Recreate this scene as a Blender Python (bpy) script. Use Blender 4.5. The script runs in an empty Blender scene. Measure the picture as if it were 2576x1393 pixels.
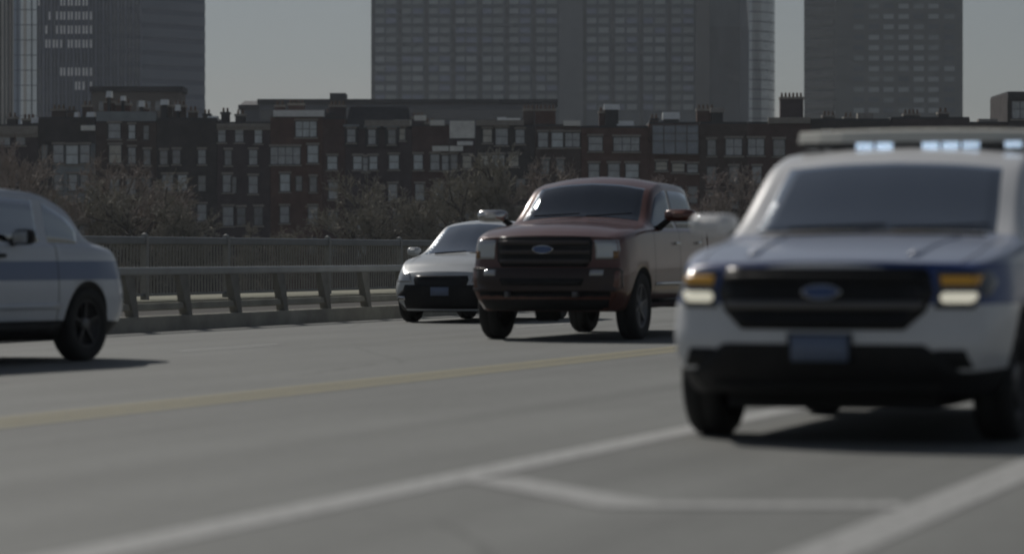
import bpy, bmesh, math, random
from mathutils import Vector, Matrix
from mathutils.bvhtree import BVHTree
random.seed(7)
R = math.radians
C = bpy.context.scene.collection
sc = bpy.context.scene

# ------------------------------------------------------------------ camera, sky, sun, exposure
CAM_H = 1.08
FPX = 8000.0                       # focal length in pixels of a 2576 px wide picture
cam_d = bpy.data.cameras.new("camera")
cam_d.sensor_width = 36.0
cam_d.lens = 36.0 * FPX / 2576.0
cam_d.shift_y = -56.5 / 2576.0
cam_d.clip_start = 0.2
cam_d.clip_end = 9000.0
cam_d.dof.use_dof = True
cam_d.dof.focus_distance = 80.0
cam_d.dof.aperture_fstop = 1.65
cam = bpy.data.objects.new("camera", cam_d)
C.objects.link(cam)
cam.location = (0, 0, CAM_H)
cam.rotation_euler = (R(90), 0, 0)
sc.camera = cam

SUN_EL, SUN_AZ = R(41), R(-34)      # azimuth from +Y, negative = towards the left of the picture
world = bpy.data.worlds.new("World")
sc.world = world
world.use_nodes = True
wn, wl = world.node_tree.nodes, world.node_tree.links
wn.clear()
wout = wn.new("ShaderNodeOutputWorld")
wbg = wn.new("ShaderNodeBackground")
wsky = wn.new("ShaderNodeTexSky")
wsky.sky_type = 'NISHITA'
wsky.sun_disc = False
wsky.sun_elevation = SUN_EL
wsky.sun_rotation = SUN_AZ
wsky.air_density = 1.2
wsky.dust_density = 0.4
wsky.ozone_density = 1.0
whs = wn.new("ShaderNodeHueSaturation")
whs.inputs["Saturation"].default_value = 0.40
wtc = wn.new("ShaderNodeTexCoord")
wmap = wn.new("ShaderNodeMapping")
wmap.inputs["Scale"].default_value = (9.0, 9.0, 42.0)
wnoi = wn.new("ShaderNodeTexNoise")
wnoi.inputs["Scale"].default_value = 1.6
wnoi.inputs["Detail"].default_value = 6.0
wsep = wn.new("ShaderNodeSeparateXYZ")
wlow = wn.new("ShaderNodeMapRange")
wlow.inputs[1].default_value = 0.060
wlow.inputs[2].default_value = 0.036
wcl = wn.new("ShaderNodeMapRange")
wcl.inputs[1].default_value = 0.42
wcl.inputs[2].default_value = 0.62
wmul = wn.new("ShaderNodeMath"); wmul.operation = 'MULTIPLY'
wmul2 = wn.new("ShaderNodeMath"); wmul2.operation = 'MULTIPLY'; wmul2.inputs[1].default_value = 0.55
wmix = wn.new("ShaderNodeMixRGB")
wmix.inputs[2].default_value = (10.2, 9.9, 9.5, 1)
wl.new(wsky.outputs[0], whs.inputs["Color"])
wl.new(wtc.outputs["Generated"], wmap.inputs[0])
wl.new(wmap.outputs[0], wnoi.inputs["Vector"])
wl.new(wtc.outputs["Generated"], wsep.inputs[0])
wl.new(wsep.outputs[2], wlow.inputs[0])
wl.new(wnoi.outputs[0], wcl.inputs[0])
wl.new(wlow.outputs[0], wmul.inputs[0]); wl.new(wcl.outputs[0], wmul.inputs[1])
wl.new(wmul.outputs[0], wmul2.inputs[0])
wl.new(wmul2.outputs[0], wmix.inputs[0])
wtint = wn.new("ShaderNodeMixRGB"); wtint.blend_type = 'MULTIPLY'
wtint.inputs[0].default_value = 1.0; wtint.inputs[2].default_value = (0.93, 0.985, 1.08, 1)
wl.new(whs.outputs[0], wtint.inputs[1])
wl.new(wtint.outputs[0], wmix.inputs[1])
wl.new(wmix.outputs[0], wbg.inputs[0])
wbg.inputs[1].default_value = 0.054
wl.new(wbg.outputs[0], wout.inputs[0])

sun_d = bpy.data.lights.new("sun", 'SUN')
sun_d.energy = 5.0
sun_d.angle = R(0.53)
sun_d.color = (1.0, 0.95, 0.88)
sun = bpy.data.objects.new("sun", sun_d)
C.objects.link(sun)
sdir = Vector((math.sin(SUN_AZ) * math.cos(SUN_EL), math.cos(SUN_AZ) * math.cos(SUN_EL), math.sin(SUN_EL)))
sun.rotation_euler = (-sdir).to_track_quat('-Z', 'Y').to_euler()
sun.location = (0, 0, 60)

vs = sc.view_settings
vs.view_transform = 'Standard'
vs.look = 'None'
vs.gamma = 1.0
vs.use_curve_mapping = False
vs.exposure = -0.92
sc.cycles.max_bounces = 6
sc.cycles.transparent_max_bounces = 12
sc.cycles.use_denoising = True

# ------------------------------------------------------------------ coordinates
TH = math.atan(2582.0 / FPX)
dv = Vector((math.sin(TH), math.cos(TH), 0))          # along the bridge, away from the camera
nv = Vector((-math.cos(TH), math.sin(TH), 0))         # across the bridge, towards the far railing
def W(s, D, z=0.0): return dv * s + nv * D + Vector((0, 0, z))
def gp(x, y):                                         # a point of the road read off the photograph
    Y = FPX * CAM_H / (y - 640.0)
    return Vector(((x - 1288.0) * Y / FPX, Y, 0))
def fx(x, Y): return (x - 1288.0) * Y / FPX
def fz(y, Y): return CAM_H - (y - 640.0) * Y / FPX

# ------------------------------------------------------------------ materials
def mat(name, col, rough=0.6, metal=0.0, var=0.0, vscale=3.0, coat=0.0, spec=0.5, bump=0.0, bscale=20.0, emit=None, estr=0.0, stretch=None, detail=6.0):
    m = bpy.data.materials.new(name)
    m.use_nodes = True
    nt = m.node_tree
    b = nt.nodes["Principled BSDF"]
    b.inputs["Base Color"].default_value = (*col, 1)
    b.inputs["Roughness"].default_value = rough
    b.inputs["Metallic"].default_value = metal
    b.inputs["Specular IOR Level"].default_value = spec
    b.inputs["Coat Weight"].default_value = coat
    b.inputs["Coat Roughness"].default_value = 0.06
    if emit:
        b.inputs["Emission Color"].default_value = (*emit, 1)
        b.inputs["Emission Strength"].default_value = estr
    if var or bump:
        tc = nt.nodes.new("ShaderNodeTexCoord")
        mp = nt.nodes.new("ShaderNodeMapping")
        if stretch: mp.inputs["Scale"].default_value = stretch
        nt.links.new(tc.outputs["Object"], mp.inputs[0])
    if var:
        no = nt.nodes.new("ShaderNodeTexNoise")
        no.inputs["Scale"].default_value = vscale
        no.inputs["Detail"].default_value = detail
        no.inputs["Roughness"].default_value = 0.65
        nt.links.new(mp.outputs[0], no.inputs["Vector"])
        mr = nt.nodes.new("ShaderNodeMapRange")
        mr.inputs[1].default_value = 0.3; mr.inputs[2].default_value = 0.7
        mr.inputs[3].default_value = 1 - var; mr.inputs[4].default_value = 1 + var
        nt.links.new(no.outputs[0], mr.inputs[0])
        mx = nt.nodes.new("ShaderNodeVectorMath"); mx.operation = 'SCALE'
        mx.inputs[0].default_value = col
        nt.links.new(mr.outputs[0], mx.inputs["Scale"])
        nt.links.new(mx.outputs[0], b.inputs["Base Color"])
    if bump:
        n2 = nt.nodes.new("ShaderNodeTexNoise")
        n2.inputs["Scale"].default_value = bscale
        n2.inputs["Detail"].default_value = 4.0
        nt.links.new(mp.outputs[0], n2.inputs["Vector"])
        bp = nt.nodes.new("ShaderNodeBump")
        bp.inputs["Strength"].default_value = bump
        bp.inputs["Distance"].default_value = 0.02
        nt.links.new(n2.outputs[0], bp.inputs["Height"])
        nt.links.new(bp.outputs[0], b.inputs["Normal"])
    return m

def glass_mat(name, tint=0.10, rough=0.03, gl=(0.85, 0.9, 0.95), base=0.10):
    m = bpy.data.materials.new(name)
    m.use_nodes = True
    nt = m.node_tree
    nt.nodes.remove(nt.nodes["Principled BSDF"])
    out = nt.nodes["Material Output"]
    tr = nt.nodes.new("ShaderNodeBsdfTransparent")
    tr.inputs[0].default_value = (tint, tint * 1.08, tint * 1.1, 1)
    gb = nt.nodes.new("ShaderNodeBsdfGlossy")
    gb.inputs[0].default_value = (*gl, 1)
    gb.inputs[1].default_value = rough
    fr = nt.nodes.new("ShaderNodeFresnel")
    fr.inputs[0].default_value = 1.5
    ad = nt.nodes.new("ShaderNodeMath"); ad.operation = 'ADD'; ad.use_clamp = True
    ad.inputs[1].default_value = base
    nt.links.new(fr.outputs[0], ad.inputs[0])
    mx = nt.nodes.new("ShaderNodeMixShader")
    nt.links.new(ad.outputs[0], mx.inputs[0])
    nt.links.new(tr.outputs[0], mx.inputs[1]); nt.links.new(gb.outputs[0], mx.inputs[2])
    nt.links.new(mx.outputs[0], out.inputs[0])
    return m

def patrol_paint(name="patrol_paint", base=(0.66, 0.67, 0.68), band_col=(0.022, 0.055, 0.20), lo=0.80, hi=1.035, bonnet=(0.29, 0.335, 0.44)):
    m = mat(name, base, 0.38, 0, 0.05, 2.5, coat=0.6)
    nt = m.node_tree
    b = nt.nodes["Principled BSDF"]
    src = b.inputs["Base Color"].links[0].from_socket
    tc = nt.nodes.new("ShaderNodeTexCoord")
    sp = nt.nodes.new("ShaderNodeSeparateXYZ")
    nt.links.new(tc.outputs["Object"], sp.inputs[0])
    def step(sock, lo, hi):
        a = nt.nodes.new("ShaderNodeMath"); a.operation = 'GREATER_THAN'; a.inputs[1].default_value = lo
        c = nt.nodes.new("ShaderNodeMath"); c.operation = 'LESS_THAN'; c.inputs[1].default_value = hi
        e = nt.nodes.new("ShaderNodeMath"); e.operation = 'MULTIPLY'
        nt.links.new(sock, a.inputs[0]); nt.links.new(sock, c.inputs[0])
        nt.links.new(a.outputs[0], e.inputs[0]); nt.links.new(c.outputs[0], e.inputs[1])
        return e.outputs[0]
    band = step(sp.outputs[2], lo, hi)
    bk = step(sp.outputs[0], 0.12, 4.7)
    mu = nt.nodes.new("ShaderNodeMath"); mu.operation = 'MULTIPLY'
    nt.links.new(band, mu.inputs[0]); nt.links.new(bk, mu.inputs[1])
    mx = nt.nodes.new("ShaderNodeMixRGB")
    mx.inputs[2].default_value = (*band_col, 1)
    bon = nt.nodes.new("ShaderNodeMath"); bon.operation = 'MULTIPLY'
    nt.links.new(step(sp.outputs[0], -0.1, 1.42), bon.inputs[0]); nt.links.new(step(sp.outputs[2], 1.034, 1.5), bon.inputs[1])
    mb_ = nt.nodes.new("ShaderNodeMixRGB"); mb_.inputs[2].default_value = (*bonnet, 1)  # weaker sun and reflected sky painted into the bonnet colour
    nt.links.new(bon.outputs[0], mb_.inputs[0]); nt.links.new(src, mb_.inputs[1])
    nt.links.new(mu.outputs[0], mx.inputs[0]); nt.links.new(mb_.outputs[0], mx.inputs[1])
    nt.links.new(mx.outputs[0], b.inputs["Base Color"])
    return m

def road_mat():
    m = bpy.data.materials.new("worn_asphalt")
    m.use_nodes = True
    nt = m.node_tree
    b = nt.nodes["Principled BSDF"]
    b.inputs["Roughness"].default_value = 0.75
    b.inputs["Specular IOR Level"].default_value = 0.35
    tc = nt.nodes.new("ShaderNodeTexCoord")
    def noise(scale, stretch, detail=5, rough=0.6):
        mp = nt.nodes.new("ShaderNodeMapping"); mp.inputs["Scale"].default_value = stretch
        nt.links.new(tc.outputs["Object"], mp.inputs[0])
        n = nt.nodes.new("ShaderNodeTexNoise")
        n.inputs["Scale"].default_value = scale; n.inputs["Detail"].default_value = detail
        n.inputs["Roughness"].default_value = rough
        nt.links.new(mp.outputs[0], n.inputs["Vector"])
        return n.outputs[0]
    def ramp(sock, a, c, lo, hi):
        r = nt.nodes.new("ShaderNodeMapRange")
        r.inputs[1].default_value = a; r.inputs[2].default_value = c
        r.inputs[3].default_value = lo; r.inputs[4].default_value = hi
        nt.links.new(sock, r.inputs[0]); return r.outputs[0]
    def mul(a, c):
        q = nt.nodes.new("ShaderNodeMath"); q.operation = 'MULTIPLY'
        nt.links.new(a, q.inputs[0]); nt.links.new(c, q.inputs[1]); return q.outputs[0]
    streak = ramp(noise(1.0, (0.02, 1.3, 1)), 0.3, 0.7, 0.83, 1.15)     # wear lengthwise, in the wheel tracks
    patch = ramp(noise(0.35, (0.5, 1.0, 1)), 0.3, 0.7, 0.90, 1.09)
    grain = ramp(noise(55.0, (1, 1, 1), 3, 0.8), 0.25, 0.75, 0.72, 1.28)
    grain2 = ramp(noise(9.0, (1, 1, 1), 4, 0.7), 0.3, 0.7, 0.91, 1.09)
    vo = nt.nodes.new("ShaderNodeTexVoronoi"); vo.feature = 'DISTANCE_TO_EDGE'; vo.inputs["Scale"].default_value = 0.22
    wob = nt.nodes.new("ShaderNodeTexNoise"); wob.inputs["Scale"].default_value = 1.3
    nt.links.new(tc.outputs["Object"], wob.inputs["Vector"])
    wa = nt.nodes.new("ShaderNodeMixRGB"); wa.inputs[0].default_value = 0.12
    nt.links.new(tc.outputs["Object"], wa.inputs[1]); nt.links.new(wob.outputs["Color"], wa.inputs[2])
    nt.links.new(wa.outputs[0], vo.inputs["Vector"])
    crack = ramp(vo.outputs["Distance"], 0.0, 0.006, 0.72, 1.0)
    f = mul(mul(mul(streak, patch), mul(grain, grain2)), crack)
    sp = nt.nodes.new("ShaderNodeSeparateXYZ"); nt.links.new(tc.outputs["Object"], sp.inputs[0])
    def bump1(cen, hw):
        s1 = nt.nodes.new("ShaderNodeMath"); s1.operation = 'SUBTRACT'; s1.inputs[1].default_value = cen
        nt.links.new(sp.outputs[1], s1.inputs[0])
        a1 = nt.nodes.new("ShaderNodeMath"); a1.operation = 'ABSOLUTE'; nt.links.new(s1.outputs[0], a1.inputs[0])
        return ramp(a1.outputs[0], hw * 0.4, hw, 1.10, 1.0)
    f = mul(f, mul(bump1(7.1, 0.32), bump1(3.9, 0.3)))                 # scuffed paler bands left by old markings
    vm = nt.nodes.new("ShaderNodeVectorMath"); vm.operation = 'SCALE'
    vm.inputs[0].default_value = (0.165, 0.171, 0.164)
    nt.links.new(f, vm.inputs["Scale"])
    nt.links.new(vm.outputs[0], b.inputs["Base Color"])
    bp = nt.nodes.new("ShaderNodeBump"); bp.inputs["Strength"].default_value = 0.35; bp.inputs["Distance"].default_value = 0.006
    nt.links.new(noise(70.0, (1, 1, 1), 2, 0.7), bp.inputs["Height"])
    nt.links.new(bp.outputs[0], b.inputs["Normal"])
    return m

def line_mat(name, col, under=(0.168, 0.170, 0.164), keep=0.8):
    m = bpy.data.materials.new(name)
    m.use_nodes = True
    nt = m.node_tree
    b = nt.nodes["Principled BSDF"]
    b.inputs["Roughness"].default_value = 0.7
    b.inputs["Specular IOR Level"].default_value = 0.3
    tc = nt.nodes.new("ShaderNodeTexCoord")
    n = nt.nodes.new("ShaderNodeTexNoise"); n.inputs["Scale"].default_value = 14.0; n.inputs["Detail"].default_value = 7.0
    n.inputs["Roughness"].default_value = 0.75
    nt.links.new(tc.outputs["Object"], n.inputs["Vector"])
    r = nt.nodes.new("ShaderNodeMapRange")
    r.inputs[1].default_value = 0.36; r.inputs[2].default_value = 0.56
    r.inputs[3].default_value = keep * 0.35; r.inputs[4].default_value = keep
    nt.links.new(n.outputs[0], r.inputs[0])
    mx = nt.nodes.new("ShaderNodeMixRGB")
    mx.inputs[1].default_value = (*under, 1); mx.inputs[2].default_value = (*col, 1)
    nt.links.new(r.outputs[0], mx.inputs[0])
    nt.links.new(mx.outputs[0], b.inputs["Base Color"])
    return m

M = {}
M['road'] = road_mat()
M['white_line'] = line_mat("worn_white_marking", (0.40, 0.405, 0.40), keep=1.0)
M['yellow_line'] = line_mat("worn_yellow_marking", (0.33, 0.295, 0.17), keep=0.9)
M['concrete_dark'] = mat("dirty_concrete", (0.33, 0.325, 0.285), 0.9, var=0.3, vscale=1.2, bump=0.3, bscale=12)
M['concrete_mid'] = mat("grey_concrete", (0.15, 0.148, 0.128), 0.9, var=0.2, vscale=0.8)
M['concrete'] = mat("pale_concrete", (0.21, 0.208, 0.155), 0.9, var=0.2, vscale=0.8)
M['path'] = mat("shade_darkened_footway", (0.034, 0.033, 0.029), 0.95, var=0.25, vscale=1.0)  # footway colour darkened to stand in for the barrier's shadow
M['galv'] = mat("galvanised_steel", (0.30, 0.31, 0.31), 0.45, 0.35, var=0.15, vscale=1.5)
M['rail_paint'] = mat("grey_painted_steel", (0.18, 0.19, 0.20), 0.5, 0.1, var=0.15, vscale=1.5)
M['post_paint'] = mat("weathered_steel_post", (0.26, 0.26, 0.25), 0.6, 0.1, var=0.2, vscale=3)
M['baluster'] = mat("pale_painted_baluster", (0.22, 0.215, 0.2), 0.5, 0.0, var=0.15, vscale=4)
M['water'] = mat("river_water", (0.03, 0.035, 0.04), 0.15, 0, bump=0.6, bscale=0.8)
M['earth'] = mat("brown_bank", (0.07, 0.062, 0.05), 0.95, var=0.35, vscale=0.2)

def brick(name, col): return mat(name, col, 0.9, var=0.28, vscale=0.7, detail=8, spec=0.2)
BRICKS = [brick("dark_red_brick", (0.105, 0.068, 0.063)), brick("brown_brick", (0.099, 0.076, 0.068)),
          brick("plum_brick", (0.088, 0.071, 0.075)), brick("rust_brick", (0.128, 0.076, 0.063)),
          brick("sooty_brick", (0.071, 0.065, 0.065))]
M['slate'] = mat("roof_slate", (0.045, 0.045, 0.05), 0.7, var=0.25, vscale=2)
M['stone'] = mat("sandstone_trim", (0.300, 0.277, 0.247), 0.85, var=0.2, vscale=2)
M['palestone'] = mat("pale_painted_trim", (0.82, 0.82, 0.77), 0.7, var=0.15, vscale=1.5)
M['copper'] = mat("grey_metal_cornice", (0.255, 0.285, 0.300), 0.6, var=0.15, vscale=1.0)
M['frame'] = mat("dark_window_frame", (0.07, 0.07, 0.075), 0.6)
M['framew'] = mat("grey_window_frame", (0.16, 0.16, 0.16), 0.6)
PANES = [mat("pane_pale_sky_blind", (0.570, 0.627, 0.646), 0.25, spec=0.9, var=0.25, vscale=1.3),  # pale and grey tones carry reflected sky as well as blinds and curtains
         mat("pane_grey_sky_curtain", (0.380, 0.408, 0.427), 0.2, spec=0.9, var=0.3, vscale=1.3),
         mat("pane_dim", (0.190, 0.209, 0.228), 0.12, spec=1.0, var=0.3, vscale=1.3),
         mat("pane_warm_blind", (0.513, 0.494, 0.427), 0.25, spec=0.9, var=0.25, vscale=1.3)]
M['pot'] = mat("clay_chimney_pot", (0.12, 0.08, 0.06), 0.9)
M['vent'] = mat("pale_roof_vent", (0.82, 0.83, 0.81), 0.5, var=0.1)

# ------------------------------------------------------------------ object helpers
def tag(o, label=None, cat=None, group=None, kind=None):
    if label: o["label"] = label
    if cat: o["category"] = cat
    if group: o["group"] = group
    if kind: o["kind"] = kind
    return o
def link(name, me, parent=None, loc=None):
    o = bpy.data.objects.new(name, me)
    C.objects.link(o)
    if parent: o.parent = parent
    if loc is not None: o.location = loc
    return o
def empty(name, loc=(0, 0, 0), rz=0.0, parent=None):
    o = link(name, None, parent, loc)
    o.rotation_euler = (0, 0, rz)
    o.empty_display_size = 0.2
    return o
class MB:
    def __init__(s): s.v, s.f = [], []
    def add(s, vs, fs):
        o = len(s.v)
        s.v += [tuple(v) for v in vs]
        s.f += [tuple(i + o for i in f) for f in fs]
        return s
    def box(s, x0, x1, y0, y1, z0, z1):
        return s.add([(x0, y0, z0), (x1, y0, z0), (x1, y1, z0), (x0, y1, z0), (x0, y0, z1), (x1, y0, z1), (x1, y1, z1), (x0, y1, z1)],
                     [(0, 3, 2, 1), (4, 5, 6, 7), (0, 1, 5, 4), (1, 2, 6, 5), (2, 3, 7, 6), (3, 0, 4, 7)])
    def frustum(s, x0, x1, y0, y1, z0, z1, inx, iny0, iny1=0.0):
        return s.add([(x0, y0, z0), (x1, y0, z0), (x1, y1, z0), (x0, y1, z0), (x0 + inx, y0 + iny0, z1), (x1 - inx, y0 + iny0, z1), (x1 - inx, y1 - iny1, z1), (x0 + inx, y1 - iny1, z1)],
                     [(0, 3, 2, 1), (4, 5, 6, 7), (0, 1, 5, 4), (1, 2, 6, 5), (2, 3, 7, 6), (3, 0, 4, 7)])
    def tube(s, a, b, r0, r1, n=8, caps=True):
        a, b = Vector(a), Vector(b)
        t = (b - a)
        if t.length < 1e-6: return s
        q = t.to_track_quat('Z', 'Y').to_matrix()
        vs = []
        for p, r in ((a, r0), (b, r1)):
            for k in range(n):
                an = 2 * math.pi * k / n
                vs.append(p + q @ Vector((r * math.cos(an), r * math.sin(an), 0)))
        fs = [(k, (k + 1) % n, n + (k + 1) % n, n + k) for k in range(n)]
        if caps: fs += [tuple(range(n - 1, -1, -1)), tuple(range(n, 2 * n))]
        return s.add(vs, fs)
    def strip(s, pts, w):                               # a flat ribbon on the ground of width w, along points
        L, Rr = [], []
        for i, p in enumerate(pts):
            a = pts[max(i - 1, 0)]; b = pts[min(i + 1, len(pts) - 1)]
            t = (b - a); t.z = 0; t.normalize()
            k = Vector((-t.y, t.x, 0)) * (w / 2)
            if 0 < i < len(pts) - 1:
                t1 = (p - a).normalized(); t2 = (b - p).normalized()
                k /= max(0.5, math.cos(t1.angle(t2) / 2))
            L.append(p + k); Rr.append(p - k)
        n = len(pts)
        return s.add(L + Rr, [(i, n + i, n + i + 1, i + 1) for i in range(n - 1)])
    def mesh(s, name, m, smooth=False):
        me = bpy.data.meshes.new(name)
        me.from_pydata(s.v, [], s.f)
        for x in (m if isinstance(m, (list, tuple)) else [m]): me.materials.append(x)
        if smooth: me.polygons.foreach_set("use_smooth", [True] * len(me.polygons))
        me.update()
        return me
    def build(s, name, m, parent=None, loc=None, smooth=False): return link(name, s.mesh(name, m, smooth), parent, loc)
def bevelled(o, w=0.01, seg=2):
    b = o.modifiers.new("bevel", 'BEVEL'); b.width = w; b.segments = seg; b.limit_method = 'ANGLE'
    return o

# ------------------------------------------------------------------ the setting
ROT = math.atan2(dv.y, dv.x)                            # local x runs along the bridge, local y across it
def bridge_obj(name, mb, m, z=0.0, **k):
    o = mb.build(name, m)
    o.rotation_euler = (0, 0, ROT); o.location = (0, 0, z)
    return o
def bl(p):                                              # world point -> bridge coordinates
    return Vector((p.dot(dv), p.dot(nv), 0))

tag(MB().box(-1500, 1500, -300, 1500, -5.9, -5.0).build("river", M['water']), kind='structure')
tag(MB().box(-1200, 1200, 235, 1450, -5.2, -4.2).build("far_bank", M['earth']), kind='structure')
tag(bridge_obj("road", MB().box(-60, 420, -12, 18.5, -1.6, 0.0), M['road']), kind='structure')
tag(bridge_obj("near_pavement", MB().box(-60, 420, -17, -12, -1.6, 0.12), M['concrete_mid']), kind='structure')
tag(bridge_obj("kerb", MB().box(-60, 420, 18.5, 18.75, -1.6, 0.21), M['concrete_dark']), kind='structure')
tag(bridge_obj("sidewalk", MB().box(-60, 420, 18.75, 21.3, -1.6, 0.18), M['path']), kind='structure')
tag(bridge_obj("sidewalk_ledge", MB().box(-60, 420, 21.3, 25.5, -1.6, 0.32), M['concrete']), kind='structure')

def marking(name, pts, w, m, z=0.004):
    o = bridge_obj(name, MB().strip(pts, w), m, z)
    return tag(o, kind='structure')
def run(D0, D1, s0, s1, n=40): return [Vector((s0 + (s1 - s0) * i / n, D0 + (D1 - D0) * i / n, 0)) for i in range(n + 1)]
marking("white_edge_line", run(4.98, 4.98, -30, 300), 0.26, M['white_line'])
marking("near_white_line", run(2.46, 2.46, -30, 300), 0.26, M['white_line'])
marking("yellow_centre_line", run(9.22, 9.22, -30, 300), 0.20, M['yellow_line'])
marking("yellow_centre_line", run(9.56, 9.56, -30, 300), 0.20, M['yellow_line'])
for k in range(-2, 12):
    s0 = 20.3 + k * 12.2
    marking("lane_dash", run(14.4, 14.4, s0, s0 + 3.0, 4), 0.14, M['white_line'])
pa, pb, pc = bl(gp(1150, 1203)), bl(gp(1590, 1271)), bl(gp(2262, 1271))
pa = Vector((pa.x, 4.80, 0)); pc = Vector((pc.x, 2.60, 0))
marking("painted_chevron", [pa, pb, pc], 0.32, M['white_line'], 0.005)
for k in (-1, 1, 2, 3, 4):
    of = Vector((k * 9.5, 0, 0))
    if k > 0: of = Vector((k * 11.0, 0, 0))
    marking("painted_chevron", [pa + of, pb + of, pc + of], 0.32, M['white_line'], 0.005)

# ------------------------------------------------------------------ guard barrier beside the road
gb = empty("guard_barrier", W(0, 18.62, 0.21), ROT)
tag(gb, "low grey steel guard barrier with slanting posts along the far kerb", "guardrail")
bevelled(MB().box(-40, 320, -0.05, 0.07, 0.58, 0.69).build("top_rail", M['galv'], gb), 0.02)
bevelled(MB().box(-40, 320, 0.0, 0.06, 0.09, 0.185).build("lower_rail", M['concrete_dark'], gb), 0.01)
gp_mb = MB()
gp_mb.add([(-0.06, -0.04, 0), (0.09, -0.04, 0), (0.09, 0.10, 0), (-0.06, 0.10, 0), (-0.34, -0.02, 0.58), (-0.02, -0.02, 0.58), (-0.02, 0.06, 0.58), (-0.34, 0.06, 0.58)],
          [(0, 3, 2, 1), (4, 5, 6, 7), (0, 1, 5, 4), (1, 2, 6, 5), (2, 3, 7, 6), (3, 0, 4, 7)])
gpm = gp_mb.mesh("post", mat("grey_barrier_post", (0.21, 0.207, 0.188), 0.8, var=0.25, vscale=3))
for k in range(-14, 60):
    link("post", gpm, gb, (44.25 + k * 1.86, 0, 0))

# ------------------------------------------------------------------ outer railing of the bridge
fr = empty("bridge_railing", W(0, 22.3, 0.32), ROT)
tag(fr, "tall grey bridge railing of thin upright bars behind the guard barrier", "railing")
bevelled(MB().box(-40, 320, -0.04, 0.05, 0.93, 1.06).build("top_rail", M['rail_paint'], fr), 0.02)
MB().box(-40, 320, -0.02, 0.03, 0.06, 0.10).build("bottom_rail", M['rail_paint'], fr)
pm_ = MB()
pm_.box(-0.06, 0.06, -0.05, 0.06, 0, 0.98)
pm_.add([(-0.07, -0.06, 0.98), (0.07, -0.06, 0.98), (0.07, 0.07, 0.98), (-0.07, 0.07, 0.98), (-0.05, -0.03, 1.10), (0.05, -0.03, 1.10), (0.05, 0.05, 1.10), (-0.05, 0.05, 1.10), (-0.02, 0, 1.13), (0.02, 0, 1.13), (0.02, 0.02, 1.13), (-0.02, 0.02, 1.13)],
        [(0, 1, 5, 4), (1, 2, 6, 5), (2, 3, 7, 6), (3, 0, 4, 7), (4, 5, 9, 8), (5, 6, 10, 9), (6, 7, 11, 10), (7, 4, 8, 11), (8, 9, 10, 11)])
pmm = pm_.mesh("post", M['post_paint'])
def s_at(x, D):                                          # where a bridge line at offset D crosses picture column x
    u = (x - 1288.0) / FPX
    t = (u * math.sin(TH) + math.cos(TH)) * 1.0
    # P = s*dv + D*nv ; X = u*Y
    return D * (u * nv.y - nv.x) / (dv.x - u * dv.y)
px_s = [s_at(x, 22.3) for x in (365, 570, 825, 1005)]
posts = list(px_s)
k = px_s[0]
while k > -30: k -= 3.6; posts.append(k)
k = px_s[-1]
while k < 300: k += 3.9; posts.append(k)
for s in posts: link("post", pmm, fr, (s, 0, 0))
bam = MB().box(-0.012, 0.012, -0.012, 0.012, 0.10, 0.93).mesh("baluster", M['baluster'])
s_a = s_at(120, 22.3)
cnt = 0
rest = MB()
s = -40.0
while s < 320:
    if s >= s_a and cnt < 300:
        link("baluster", bam, fr, (s, 0.0, 0)); cnt += 1
    else:
        rest.box(s - 0.014, s + 0.014, -0.014, 0.014, 0.10, 0.93)
    s += 0.135
tag(rest.build("baluster_run", M['baluster'], fr), kind='stuff')

# ------------------------------------------------------------------ thin haze over the river
hz = MB().box(-1510, 1510, -310, 1510, -6.9, 140).mesh("haze", [])
hm = bpy.data.materials.new("haze_air")
hm.use_nodes = True
hm.node_tree.nodes.clear()
ho = hm.node_tree.nodes.new("ShaderNodeOutputMaterial")
hv = hm.node_tree.nodes.new("ShaderNodeVolumePrincipled")
hv.inputs["Color"].default_value = (0.84, 0.92, 1.0, 1)
hv.inputs["Density"].default_value = 0.000115
hv.inputs["Anisotropy"].default_value = 0.2
hm.node_tree.links.new(hv.outputs[0], ho.inputs["Volume"])
hz.materials.append(hm)
tag(link("haze", hz), kind='stuff')

# ------------------------------------------------------------------ brick row houses across the river
YH = 360.0
PX = YH / FPX
fr_cache = {}
def win_meshes(w, h, style):
    key = (round(w, 2), round(h, 2), style)
    if key not in fr_cache:
        t = 0.09
        fm = MB()
        fm.box(-w / 2 - t, -w / 2, -0.10, 0.05, -h / 2 - t, h / 2 + t)
        fm.box(w / 2, w / 2 + t, -0.10, 0.05, -h / 2 - t, h / 2 + t)
        fm.box(-w / 2, w / 2, -0.10, 0.05, h / 2, h / 2 + t)
        fm.box(-w / 2, w / 2, -0.10, 0.05, -h / 2 - t, -h / 2)
        fm.box(-w / 2, w / 2, -0.06, 0.0, -0.03, 0.03)
        if w > 1.6:
            nb = int(round(w / 0.9))
            for q in range(1, nb):
                xx = -w / 2 + w * q / nb
                fm.box(xx - 0.035, xx + 0.035, -0.065, 0.0, -h / 2, h / 2)
        st = MB().box(-w / 2 - 0.2, w / 2 + 0.2, -0.2, 0.04, -h / 2 - t - 0.16, -h / 2 - t - 0.002)
        lt = MB().box(-w / 2 - 0.18, w / 2 + 0.18, -0.07, 0.04, h / 2 + t + 0.002, h / 2 + t + 0.24)
        pn = [MB().box(-w / 2, w / 2, -0.02, 0.03, -h / 2, h / 2).mesh("pane", p) for p in PANES]
        fr_cache[key] = (fm.mesh("window", M['framew'] if style else M['frame']), st.mesh("sill", M['stone']), lt.mesh("lintel", M['stone']), pn)
    return fr_cache[key]
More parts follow.
